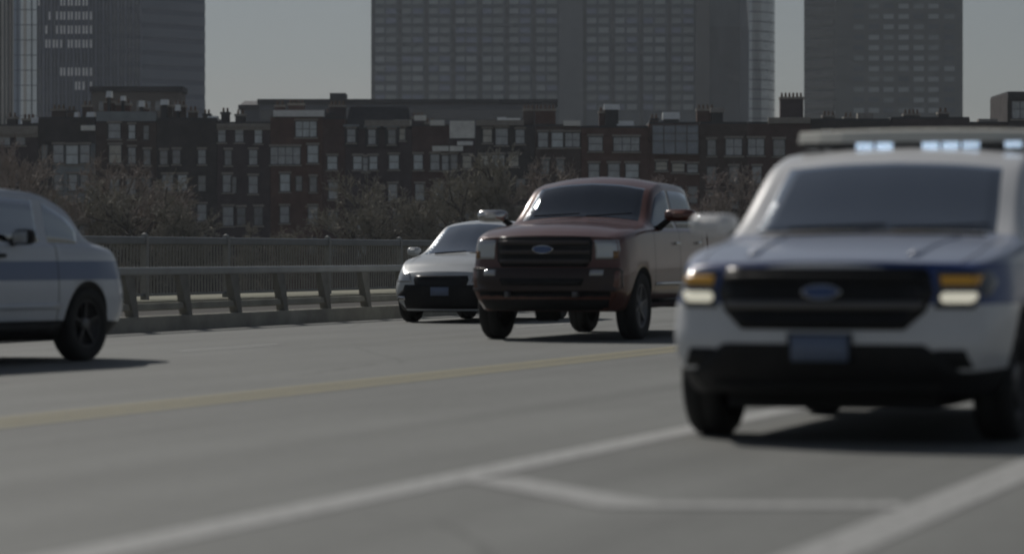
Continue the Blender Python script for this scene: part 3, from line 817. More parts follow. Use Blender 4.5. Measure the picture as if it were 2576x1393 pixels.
for i, (sd, sprd, up) in enumerate(((3, 1.0, 1.0), (11, 1.15, 0.5), (23, 0.85, 1.4))):
    wd, tg_ = bare_tree_mesh(sd, 10.0, sprd, up)
    tvar.append((wd.mesh("trunk", bark), [tg_.mesh("crown", m_) for m_ in twigm]))
YT = 300.0
trees = [  # column, top, relative spread, variant, twig tone, distance, label
    (-10, 352, 0.9, 2, 0, 296, "tall narrow bare tree at the left end of the bank"),
    (55, 385, 0.8, 2, 2, 304, "slim bare tree right of the tall narrow one at the left end"),
    (120, 430, 1.0, 0, 0, 292, "bare tree before the house with the bluish bay window"),
    (205, 455, 0.9, 1, 1, 298, "low spreading bare tree behind the left patrol car's bonnet"),
    (300, 402, 1.15, 0, 0, 300, "rounded bare brown tree below the wide grey metal cornice"),
    (400, 448, 1.25, 1, 1, 294, "wide bare olive grey tree next to the rounded brown one"),
    (470, 520, 1.0, 1, 1, 290, "small bare tree at the right foot of the wide olive grey one"),
    (665, 566, 1.2, 1, 1, 296, "short bushy bare tree beneath the flat roofed house"),
    (890, 446, 1.15, 0, 1, 300, "broad bare tree standing alone before the mansard house"),
    (1085, 500, 0.9, 1, 1, 298, "bare tree above the white sedan's windscreen"),
    (1190, 428, 1.1, 0, 1, 300, "tall spreading bare tree left of the pickup's roof"),
    (1300, 388, 1.1, 2, 1, 306, "tallest bare tree, directly behind the pickup's left roof corner"),
    (1400, 412, 1.0, 0, 0, 302, "bare tree rising behind the middle of the pickup's roof"),
    (1760, 436, 1.0, 1, 2, 300, "bare tree in the gap between the pickup and the near patrol car"),
    (1850, 430, 0.9, 0, 0, 297, "bare tree partly behind the near patrol car's left windscreen pillar"),
]
tr_h = [max(v.co.z for v in tvar[i][1][0].vertices) for i in range(3)]
for i, (x, yt, spd, va, tone, Y, lab) in enumerate(trees):
    h = (fz(yt, Y) + 4.2) * (1.13 if x < 150 else 1.07)
    t = empty("bare_tree", (fx(x, Y), Y, -4.2), random.uniform(0, 6.28))
    tag(t, lab, "tree", "bare trees along the far bank")
    k = h / tr_h[va]
    t.scale = (k * spd, k * spd, k)
    link("trunk", tvar[va][0], t); link("crown", tvar[va][1][tone], t)
# ------------------------------------------------------------------ vehicles
def pchip(pts):
    xs = [p[0] for p in pts]; ys = [p[1] for p in pts]
    n = len(xs)
    if n == 1: return lambda x: ys[0]
    h = [xs[i + 1] - xs[i] for i in range(n - 1)]
    dl_ = [(ys[i + 1] - ys[i]) / h[i] for i in range(n - 1)]
    m = [0.0] * n
    m[0], m[-1] = dl_[0], dl_[-1]
    for i in range(1, n - 1):
        if dl_[i - 1] * dl_[i] <= 0: m[i] = 0.0
        else:
            w1, w2 = 2 * h[i] + h[i - 1], h[i] + 2 * h[i - 1]
            m[i] = (w1 + w2) / (w1 / dl_[i - 1] + w2 / dl_[i])
    def f(x):
        if x <= xs[0]: return ys[0]
        if x >= xs[-1]: return ys[-1]
        i = 0
        while x > xs[i + 1]: i += 1
        t = (x - xs[i]) / h[i]
        return ((1 + 2 * t) * (1 - t) ** 2 * ys[i] + t * (1 - t) ** 2 * h[i] * m[i] + t * t * (3 - 2 * t) * ys[i + 1] + t * t * (t - 1) * h[i] * m[i + 1])
    return f
NSUB = [1, 2, 2, 2, 3, 3, 3, 2, 4, 1, 2, 4, 4]          # subdivisions of the 13 half-section segments
JI = [0]
for q in NSUB: JI.append(JI[-1] + q)

class Shell:
    """half section lofted along the length; faces sorted into named objects"""
    def __init__(s, P):
        s.P = P
        s.c = {k: pchip(v) for k, v in P['c'].items()}
        L0, L1 = P['x0'], P['x1']
        xs = set()
        n = int((L1 - L0) / 0.06)
        for i in range(n + 1): xs.add(round(L0 + (L1 - L0) * i / n, 4))
        for a in (0.02, 0.05, 0.09, 0.14, 0.2, 0.27):
            xs.add(round(L0 + a, 4)); xs.add(round(L1 - a, 4))
        keys = []
        for a, b in P.get('side', []): keys += [a, b]
        for a in P.get('seams', []): keys += [a - 0.007, a + 0.007]
        keys += list(P.get('wind', ())) + list(P.get('rearw', ()))
        for xa, za, ra in P['arches']:
            for k in range(-12, 13):
                xs.add(round(xa + ra * math.sin(math.pi / 2 * k / 12), 4))
        for k in keys:
            xs = {x for x in xs if abs(x - k) > 0.012 or x in (L0, L1)}
        xs |= {round(k, 4) for k in keys}
        s.xs = sorted(x for x in xs if L0 <= x <= L1)
        s.grid = [s.section(x) for x in s.xs]
    def keypts(s, x):
        g = {k: f(x) for k, f in s.c.items()}
        zb, ws_, ww, zw, wb, zbelt, wre, zre, zt = (g[k] for k in ('zb', 'ws', 'ww', 'zw', 'wb', 'zbelt', 'wre', 'zre', 'zt'))
        p7 = (wb, zbelt - 0.015); p8 = (wb - 0.03, zbelt + 0.012)
        p10 = (wre, zre)
        dist = math.hypot(p8[0] - wre, p8[1] - zre)
        t = min(s.P.get('frame', 0.07), dist * 0.35)
        p9 = (wre + (p8[0] - wre) / max(dist, 1e-5) * t, zre + (p8[1] - zre) / max(dist, 1e-5) * t)
        k = s.P.get('pill', 0.07)
        z11 = zre + (zt - zre) * (1 - ((wre - k) / wre) ** 2)
        p11 = (wre - k, z11)
        p12 = ((wre - k) * 0.5, zt - (zt - z11) * 0.25)
        return [(0, zb), (ws_ - 0.33, zb), (ws_ - 0.05, zb), (ws_, zb + 0.06), (ww * 0.985, zb + 0.06 + (zw - zb - 0.06) * 0.5), (ww, zw),
                (wb + 0.014, zbelt - 0.06), p7, p8, p9, p10, p11, p12, (0, zt)]
    def section(s, x):
        kp = s.keypts(x)
        t = [0.0]
        for a, b in zip(kp, kp[1:]): t.append(t[-1] + max(1e-4, math.hypot(b[0] - a[0], b[1] - a[1])))
        fy, fz_ = pchip(list(zip(t, [p[0] for p in kp]))), pchip(list(zip(t, [p[1] for p in kp])))
        pts = []
        for j in range(13):
            for q in range(NSUB[j]):
                u = t[j] + (t[j + 1] - t[j]) * q / NSUB[j]
                pts.append([max(0.0, fy(u)), fz_(u)])
        pts.append([0.0, kp[13][1]])
        for xa, za, ra in s.P['arches']:
            dx = x - xa
            if abs(dx) < ra - 1e-6:
                za_ = za + math.sqrt(ra * ra - dx * dx)
                lo, hi = JI[2], JI[7]
                ys_ = None
                for j in range(lo, hi):
                    if pts[j][1] <= za_ <= pts[j + 1][1]:
                        f = (za_ - pts[j][1]) / max(1e-6, pts[j + 1][1] - pts[j][1])
                        ys_ = pts[j][0] + f * (pts[j + 1][0] - pts[j][0])
                if ys_ is None: continue
                for j in range(JI[1] + 1, hi):
                    if pts[j][1] < za_: pts[j] = [ys_, za_]
        return pts
    def warp(s, x, y, z):
        P = s.P
        a = x - P['x0']; b = P['x1'] - x
        W_ = P['W'] / 2
        e = abs(y) / W_
        dx = P['bow'] * e ** 2.4 * math.exp(-a / 0.42)
        if 'prof' in P: dx += s.pf(z) * math.exp(-a / 0.30)
        dx -= P.get('rbow', 0.1) * e ** 2.4 * math.exp(-b / 0.35)
        if 'rprof' in P: dx -= s.rf(z) * math.exp(-b / 0.4)
        return (x + dx, y, z)
    def build(s, root, mats, prefix=''):
        P = s.P
        if 'prof' in P: s.pf = pchip(P['prof'])
        if 'rprof' in P: s.rf = pchip(P['rprof'])
        nj = len(s.grid[0]); objs = {}
        mlist = mats['list']
        def put(name, quad, mi):
            objs.setdefault(name, ([], [], []))
            v, f, m_ = objs[name]
            o = len(v); v += quad; f.append(tuple(range(o, o + len(quad)))); m_.append(mi)
        def seg(jf):
            for j in range(13):
                if JI[j] <= jf < JI[j + 1]: return j
        seams = P.get('seams', [])
        for i in range(len(s.xs) - 1):
            xa, xb = s.xs[i], s.xs[i + 1]
            xm = (xa + xb) / 2
            for j in range(nj - 1):
                sg = seg(j)
                q = [(xa, *s.grid[i][j]), (xb, *s.grid[i + 1][j]), (xb, *s.grid[i + 1][j + 1]), (xa, *s.grid[i][j + 1])]
                name, mi = prefix + 'body', 0
                if sg <= 1: mi = 1
                zc = sum(p[2] for p in q) / 4
                if sg in (2, 3) and zc < P.get('clad', 0): mi = 1
                if 'top_mat' in P and sg >= 9: mi = P['top_mat']
                if any(abs(xm - a) < 0.007 for a in seams) and 3 <= sg <= 7: mi = 1
                if 'wind' in P and P['wind'][0] < xm < P['wind'][1] and sg >= 11: name, mi = 'windscreen', 2
                if 'rearw' in P and P['rearw'][0] < xm < P['rearw'][1] and sg >= 11: name, mi = 'rear_window', 2
                for k, (a, b) in enumerate(P.get('side', [])):
                    if a < xm < b and sg == 8: name, mi = 'side_window|%d' % k, 2
                dk = [k for k in range(len(seams) - 1) if seams[k] + 0.006 < xm < seams[k + 1] - 0.006]
                if dk and 3 <= sg <= 7 and not prefix: name = 'door|%d' % dk[0]
                if 'wind' in P and sg >= 9 and P['x0'] + 0.14 < xm < P['wind'][0] - 0.06: name = 'bonnet'
                w = [s.warp(*p) for p in q]
                if len({(round(p[0], 5), round(p[1], 5), round(p[2], 5)) for p in w}) < 3: continue
                for sd in (1, -1):
                    nm = name + ('|%d' % sd if name[:4] in ('side', 'door') else '')
                    qq = [(p[0], p[1] * sd, p[2]) for p in w]
                    put(nm, qq if sd > 0 else qq[::-1], mi)
        for end, i in ((0, 0), (1, len(s.xs) - 1)):        # front and rear caps
            nc = 10
            x = s.xs[i]
            for j in range(nj - 1):
                (ya, za), (yb, zb_) = s.grid[i][j], s.grid[i][j + 1]
                if abs(za - zb_) < 1e-5 and abs(za - s.grid[i][0][1]) < 1e-5: continue
                for c in range(nc):
                    f0, f1 = 1 - c / nc, 1 - (c + 1) / nc
                    q = [s.warp(x, ya * f0, za), s.warp(x, ya * f1, za), s.warp(x, yb * f1, zb_), s.warp(x, yb * f0, zb_)]
                    for sd in (1, -1):
                        put(prefix + 'body', [(p[0], p[1] * sd, p[2]) for p in q], 1 if (za + zb_) / 2 < P.get('clad_end', 0) else 0)
        out = {}
        for nm, (v, f, m_) in objs.items():
            base = nm.split('|')[0]
            me = bpy.data.meshes.new(base)
            me.from_pydata(v, [], f)
            if base.endswith('body') or base in ('door', 'bonnet'):
                for mm in mlist: me.materials.append(mm)
                me.polygons.foreach_set("material_index", m_)
            else:
                me.materials.append(mlist[2])
            me.polygons.foreach_set("use_smooth", [True] * len(f))
            bm = bmesh.new(); bm.from_mesh(me)
            bmesh.ops.remove_doubles(bm, verts=bm.verts, dist=1e-4)
            bmesh.ops.dissolve_degenerate(bm, dist=1e-5, edges=bm.edges)
            bmesh.ops.recalc_face_normals(bm, faces=bm.faces)
            bm.to_mesh(me); bm.free()
            out[nm] = link(base, me, root)
            if base not in (prefix + 'body', 'door', 'bonnet'):                     # panes get a little thickness
                so = out[nm].modifiers.new("thickness", 'SOLIDIFY'); so.thickness = 0.006; so.offset = -1
        bms = bmesh.new(); bms.from_mesh(out[prefix + 'body'].data)
        s.bvh = BVHTree.FromBMesh(bms); bms.free()
        allv, allf = [], []
        for nm, (v, f, m_) in objs.items():
            o = len(allv); allv += v; allf += [tuple(k + o for k in ff) for ff in f]
        s.bvh_all = BVHTree.FromPolygons(allv, allf)
        s.out = out
        return out

def patch(sh, name, m, parent, rows, axis='front', n=8, off=0.012, sub=3, sink=0.02, smooth=True):
    """a panel that follows the shell: rows = (height, from, to) in the plane facing the given axis"""
    rr = []
    for (a, b) in zip(rows, rows[1:]):
        for q in range(sub): rr.append([a[k] + (b[k] - a[k]) * q / sub for k in range(3)])
    rr.append(list(rows[-1]))
    d = {'front': Vector((1, 0, 0)), 'rear': Vector((-1, 0, 0)), 'pos': Vector((0, -1, 0)), 'neg': Vector((0, 1, 0)), 'top': Vector((0, 0, -1))}[axis]
    top, low = [], []
    last = None
    for (z, a, b) in rr:
        for k in range(n + 1):
            u = a + (b - a) * k / n
            o = {'front': Vector((-3, u, z)), 'rear': Vector((9, u, z)), 'pos': Vector((u, 4, z)), 'neg': Vector((u, -4, z)), 'top': Vector((z, u, 5))}[axis]
            h = sh.bvh_all.ray_cast(o, d)
            p = h[0] if h[0] is not None else (Vector(last) if last is not None else o + d * 3.2)
            if h[0] is None:
                if axis in ('front', 'rear'): p = Vector((p.x, u, z))
                elif axis == 'top': p = Vector((z, u, p.z))
                else: p = Vector((u, p.y, z))
            last = p
            top.append(p - d * off); low.append(p + d * sink)
    nr, w = len(rr), n + 1
    N = nr * w
    fs = []
    for i in range(nr - 1):
        for k in range(n):
            a = i * w + k
            fs.append((a, a + 1, a + w + 1, a + w))
            fs.append((N + a, N + a + w, N + a + w + 1, N + a + 1))
    rim = [k for k in range(w)] + [i * w + n for i in range(1, nr)] + [(nr - 1) * w + k for k in range(n - 1, -1, -1)] + [i * w for i in range(nr - 2, 0, -1)]
    for a, b in zip(rim, rim[1:] + rim[:1]): fs.append((a, b, N + b, N + a))
    mb = MB(); mb.add(top + low, fs)
    o = mb.build(name, m, parent, smooth=False)
    me = o.data
    if smooth: me.polygons.foreach_set("use_smooth", [i < 2 * (nr - 1) * n for i in range(len(me.polygons))])
    bm = bmesh.new(); bm.from_mesh(me); bmesh.ops.recalc_face_normals(bm, faces=bm.faces); bm.to_mesh(me); bm.free()
    return o

def lathe(prof, n=40, axis_y=True):
    mb = MB(); vs = []
    for (r, y) in prof:
        for k in range(n):
            a = 2 * math.pi * k / n
            vs.append((r * math.cos(a), y, r * math.sin(a)))
    fs = []
    for i in range(len(prof) - 1):
        for k in range(n): fs.append((i * n + k, i * n + (k + 1) % n, (i + 1) * n + (k + 1) % n, (i + 1) * n + k))
    return mb.add(vs, fs)

VM = {}
VM['tyre'] = mat("tyre_rubber", (0.022, 0.022, 0.022), 0.85, var=0.2, vscale=8, bump=0.4, bscale=60)
VM['blackplastic'] = mat("black_plastic", (0.018, 0.018, 0.019), 0.6, spec=0.25, var=0.2, vscale=6)
VM['gloss_black'] = mat("gloss_black_trim", (0.012, 0.012, 0.013), 0.3, spec=0.3)
VM['under'] = mat("underbody_black", (0.012, 0.012, 0.012), 0.9)
VM['glass'] = glass_mat("tinted_glass", 0.24, 0.03, base=0.40)
VM['glass_bright'] = glass_mat("sky_lit_glass", 0.22, 0.05, base=0.42)
VM['glass_dark'] = glass_mat("dark_tinted_glass", 0.12, 0.03, base=0.15)
VM['chrome'] = mat("dull_chrome", (0.55, 0.55, 0.55), 0.22, 1.0, var=0.1, vscale=5)
VM['dull_bar'] = mat("dark_chrome_bar", (0.16, 0.155, 0.15), 0.35, 0.8)
VM['steel'] = mat("steel_wheel", (0.16, 0.16, 0.165), 0.45, 0.6, var=0.2, vscale=6)
VM['steel_black'] = mat("black_steel_wheel", (0.04, 0.04, 0.042), 0.5, 0.3, var=0.2, vscale=6)
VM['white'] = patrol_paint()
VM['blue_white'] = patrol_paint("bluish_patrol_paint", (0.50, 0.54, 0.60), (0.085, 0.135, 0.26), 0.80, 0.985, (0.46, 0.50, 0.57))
VM['silver'] = mat("silver_white_paint", (0.50, 0.52, 0.53), 0.33, 0.1, 0.05, 2.0, coat=0.7)
VM['maroon'] = mat("maroon_paint", (0.105, 0.036, 0.024), 0.33, 0.15, 0.15, 2.0, coat=0.8)
VM['lens'] = mat("headlamp_lens", (0.45, 0.46, 0.47), 0.12, 0.5, spec=0.9)
VM['lens_dark'] = mat("smoked_lamp_housing", (0.05, 0.052, 0.055), 0.15, 0.2, spec=0.9, coat=0.6)
VM['lamp_on'] = mat("lit_headlamp", (0.8, 0.78, 0.68), 0.3, emit=(1.0, 0.95, 0.76), estr=0.8)
VM['amber'] = mat("amber_lens", (0.42, 0.20, 0.012), 0.2, spec=0.8, coat=0.5, emit=(1.0, 0.55, 0.03), estr=0.10)
VM['amber_off'] = mat("dull_amber_lens", (0.22, 0.11, 0.03), 0.2, spec=0.8)
VM['red_lens'] = mat("red_lens", (0.25, 0.01, 0.01), 0.2, spec=0.8)
VM['plate'] = mat("bluish_plate", (0.15, 0.19, 0.28), 0.5)
VM['badge'] = mat("blue_badge", (0.03, 0.07, 0.20), 0.2, coat=0.8)
VM['bar'] = mat("khaki_light_bar_housing", (0.80, 0.78, 0.69), 0.35, coat=0.4)
VM['bar_dark'] = mat("light_bar_dark_lens", (0.03, 0.03, 0.035), 0.15, coat=0.6)
VM['led'] = mat("blue_white_led", (0.6, 0.7, 0.9), 0.3, emit=(0.62, 0.80, 1.0), estr=2.6)
VM['seat'] = mat("dark_seat_fabric", (0.04, 0.04, 0.042), 0.9)
VM['dash'] = mat("grey_dashboard", (0.14, 0.14, 0.14), 0.8)

def wheel(root, x, y, r, w, side, rim_m, spokes=5):
    """side: +1 outer face towards +y"""
    h = empty("wheel", (x, y, r), 0, root)
    hw = w / 2
    pr = [(r * 0.66, -hw * 0.85), (r * 0.80, -hw), (r * 0.93, -hw * 0.98), (r * 0.985, -hw * 0.80), (r, -hw * 0.5), (r, -hw * 0.05), (r * 0.985, -hw * 0.02), (r * 0.985, hw * 0.02), (r, hw * 0.05), (r, hw * 0.5), (r * 0.985, hw * 0.80), (r * 0.93, hw * 0.98), (r * 0.80, hw), (r * 0.66, hw * 0.85), (r * 0.63, hw * 0.5), (r * 0.63, -hw * 0.5), (r * 0.66, -hw * 0.85)]
    lathe(pr, 44).build("tyre", VM['tyre'], h, smooth=True)
    s_ = side
    rp = [(r * 0.66, s_ * hw * 0.80), (r * 0.63, s_ * hw * 0.86), (r * 0.59, s_ * hw * 0.70), (r * 0.57, s_ * hw * 0.2), (r * 0.05, s_ * hw * 0.15)]
    ro = lathe(rp, 44).build("rim", rim_m, h, smooth=True)
    sm = MB()
    for k in range(spokes):
        a = 2 * math.pi * k / spokes + 0.3
        c, sn = math.cos(a), math.sin(a)
        def P(rr, tt, yy): return (rr * c - tt * sn, s_ * yy, rr * sn + tt * c)
        r0, r1, t0, t1 = r * 0.12, r * 0.60, r * 0.085, r * 0.055
        sm.add([P(r0, -t0, hw * 0.30), P(r0, t0, hw * 0.30), P(r1, t1, hw * 0.4), P(r1, -t1, hw * 0.4), P(r0, -t0 * .7, hw * 0.62), P(r0, t0 * .7, hw * 0.62), P(r1, t1 * .7, hw * 0.74), P(r1, -t1 * .7, hw * 0.74)],
               [(4, 5, 6, 7), (0, 4, 7, 3), (1, 2, 6, 5), (0, 1, 5, 4), (2, 3, 7, 6)])
    sm.build("spoke_set", rim_m, h)
    lathe([(r * 0.17, s_ * hw * 0.2), (r * 0.17, s_ * hw * 0.66), (r * 0.13, s_ * hw * 0.74), (0.0001, s_ * hw * 0.76)], 20).build("hub_cap", VM['steel'], h, smooth=True)
    return h

def mirror(root, x, y, z, sx, sy, sz, side, m, arm_to):
    """door mirror: rounded housing, glass facing rearwards, arm"""
    mb = MB(); n = 12; vs = []
    rings = [(-0.5, 0.35), (-0.42, 0.78), (-0.2, 0.97), (0.2, 1.0), (0.5, 0.93)]
    for (u, k) in rings:
        for q in range(n):
            a = 2 * math.pi * (q + 0.5) / n
            cy, cz = math.cos(a), math.sin(a)
            pw = lambda v: math.copysign(abs(v) ** 0.55, v)
            vs.append((x + u * sx, y + pw(cy) * sy / 2 * k, z + pw(cz) * sz / 2 * k))
    fs = [(i * n + q, i * n + (q + 1) % n, (i + 1) * n + (q + 1) % n, (i + 1) * n + q) for i in range(len(rings) - 1) for q in range(n)]
    fs += [tuple(range(n)), tuple(range((len(rings) - 1) * n, len(rings) * n))]
    mb.add(vs, fs)
    o = mb.build("door_mirror", m, root, smooth=False)
    o.data.polygons.foreach_set("use_smooth", [True] * (len(o.data.polygons) - 2) + [False, False])
    g = MB().box(x + 0.5 * sx + 0.001, x + 0.5 * sx + 0.005, y - sy * 0.40, y + sy * 0.40, z - sz * 0.38, z + sz * 0.38)
    g.build("mirror_glass", VM['chrome'], o)
    MB().tube((x + sx * 0.1, y - side * sy * 0.3, z - sz * 0.2), arm_to, sz * 0.22, sz * 0.28, 10).build("mirror_arm", VM['blackplastic'], o)
    return o

def seats(root, xs_rows, z, w, wheel_at=None):
    for (x, ys) in xs_rows:
        for y in ys:
            mb = MB()
            mb.box(x - 0.5, x, y - 0.25, y + 0.25, z - 0.25, z)
            mb.add([(x - 0.06, y - 0.24, z - 0.1), (x - 0.06, y + 0.24, z - 0.1), (x + 0.08, y + 0.24, z - 0.1), (x + 0.08, y - 0.24, z - 0.1), (x + 0.14, y - 0.2, z + 0.55), (x + 0.14, y + 0.2, z + 0.55), (x + 0.24, y + 0.2, z + 0.55), (x + 0.24, y - 0.2, z + 0.55)],
                   [(0, 3, 2, 1), (4, 5, 6, 7), (0, 1, 5, 4), (1, 2, 6, 5), (2, 3, 7, 6), (3, 0, 4, 7)])
            so = bevelled(mb.build("seat", VM['seat'], root), 0.04, 3)
            bevelled(MB().box(x + 0.15, x + 0.25, y - 0.13, y + 0.13, z + 0.60, z + 0.80).build("headrest", VM['seat'], so), 0.04, 3)
    if wheel_at:
        x, y, zz = wheel_at
        mb = MB(); n, k = 24, 8; vs = []
        for i in range(n):
            a = 2 * math.pi * i / n
            for j in range(k):
                b = 2 * math.pi * j / k
                rr = 0.18 + 0.016 * math.cos(b)
                vs.append((x + 0.016 * math.sin(b) + 0.35 * rr * math.sin(a) * -1, y + rr * math.cos(a), zz + rr * math.sin(a) * 0.93))
        mb.add(vs, [(i * k + j, ((i + 1) % n) * k + j, ((i + 1) % n) * k + (j + 1) % k, i * k + (j + 1) % k) for i in range(n) for j in range(k)])
        mb.tube((x, y, zz), (x - 0.3, y, zz - 0.12), 0.05, 0.04, 10)
        mb.build("steering_wheel", VM['gloss_black'], root, smooth=True)

def handle(sh, root, x, side, z, m):
    k = [k for k in range(len(sh.P['seams']) - 1) if sh.P['seams'][k] < x < sh.P['seams'][k + 1]][0]
    patch(sh, "handle", m, sh.out['door|%d|%d' % (k, side)], [(z - 0.018, x, x + 0.20), (z + 0.018, x, x + 0.20)], 'pos' if side > 0 else 'neg', 6, 0.035, 2)

def place(root, s, D, away=False, yaw=0.0):
    root.location = W(s, D, 0)
    root.rotation_euler = (0, 0, ROT + (math.pi if away else 0) + yaw)

# ---- patrol utility car -------------------------------------------------------
SUV = dict(x0=0.0, x1=4.98, W=2.0, bow=0.24, rbow=0.16, frame=0.085, pill=0.135, clad=0.44, clad_end=0.40,
    wind=(1.44, 2.08), rearw=(4.66, 4.93), side=[(1.62, 2.50), (2.57, 3.42), (3.50, 4.42)], seams=[1.42, 2.535, 3.46],
    arches=[(0.96, 0.37, 0.43), (3.82, 0.37, 0.43)],
    prof=[(0.25, 0.16), (0.36, 0.09), (0.46, 0.02), (0.60, 0.0), (0.70, 0.03), (0.85, 0.055), (0.98, 0.085), (1.06, 0.14), (1.10, 0.16)],
    rprof=[(0.3, 0.08), (0.5, 0.0), (0.75, 0.02), (1.1, 0.06), (1.3, 0.10), (1.8, 0.18)],
    c=dict(
        zb=[(0, 0.285), (0.5, 0.28), (1.5, 0.29), (3.4, 0.27), (4.4, 0.30), (4.98, 0.36)],
        ws=[(0, 0.76), (0.25, 0.86), (0.6, 0.93), (1.5, 0.93), (3.5, 0.93), (4.5, 0.92), (4.98, 0.84)],
        ww=[(0, 0.90), (0.2, 0.945), (0.6, 0.995), (1.6, 0.985), (3.4, 0.99), (4.2, 0.995), (4.98, 0.90)],
        zw=[(0, 0.66), (0.6, 0.74), (2.0, 0.74), (4.98, 0.78)],
        wb=[(0, 0.83), (0.25, 0.885), (0.7, 0.945), (1.6, 0.94), (3.4, 0.945), (4.2, 0.93), (4.98, 0.80)],
        zbelt=[(0, 0.995), (0.3, 1.03), (0.8, 1.095), (1.45, 1.145), (2.5, 1.16), (3.5, 1.19), (4.5, 1.23), (4.98, 1.20)],
        wre=[(0, 0.75), (0.6, 0.84), (1.3, 0.885), (1.5, 0.87), (2.2, 0.80), (2.6, 0.785), (4.0, 0.775), (4.62, 0.75), (4.98, 0.76)],
        zre=[(0, 1.02), (0.3, 1.058), (0.8, 1.125), (1.36, 1.178), (1.5, 1.235), (2.2, 1.645), (2.6, 1.72), (3.3, 1.74), (4.2, 1.71), (4.62, 1.65), (4.98, 1.26)],
        zt=[(0, 1.045), (0.15, 1.075), (0.5, 1.125), (1.0, 1.175), (1.38, 1.20), (1.5, 1.27), (2.2, 1.70), (2.6, 1.77), (3.3, 1.79), (4.2, 1.755), (4.62, 1.70), (4.98, 1.30)]))

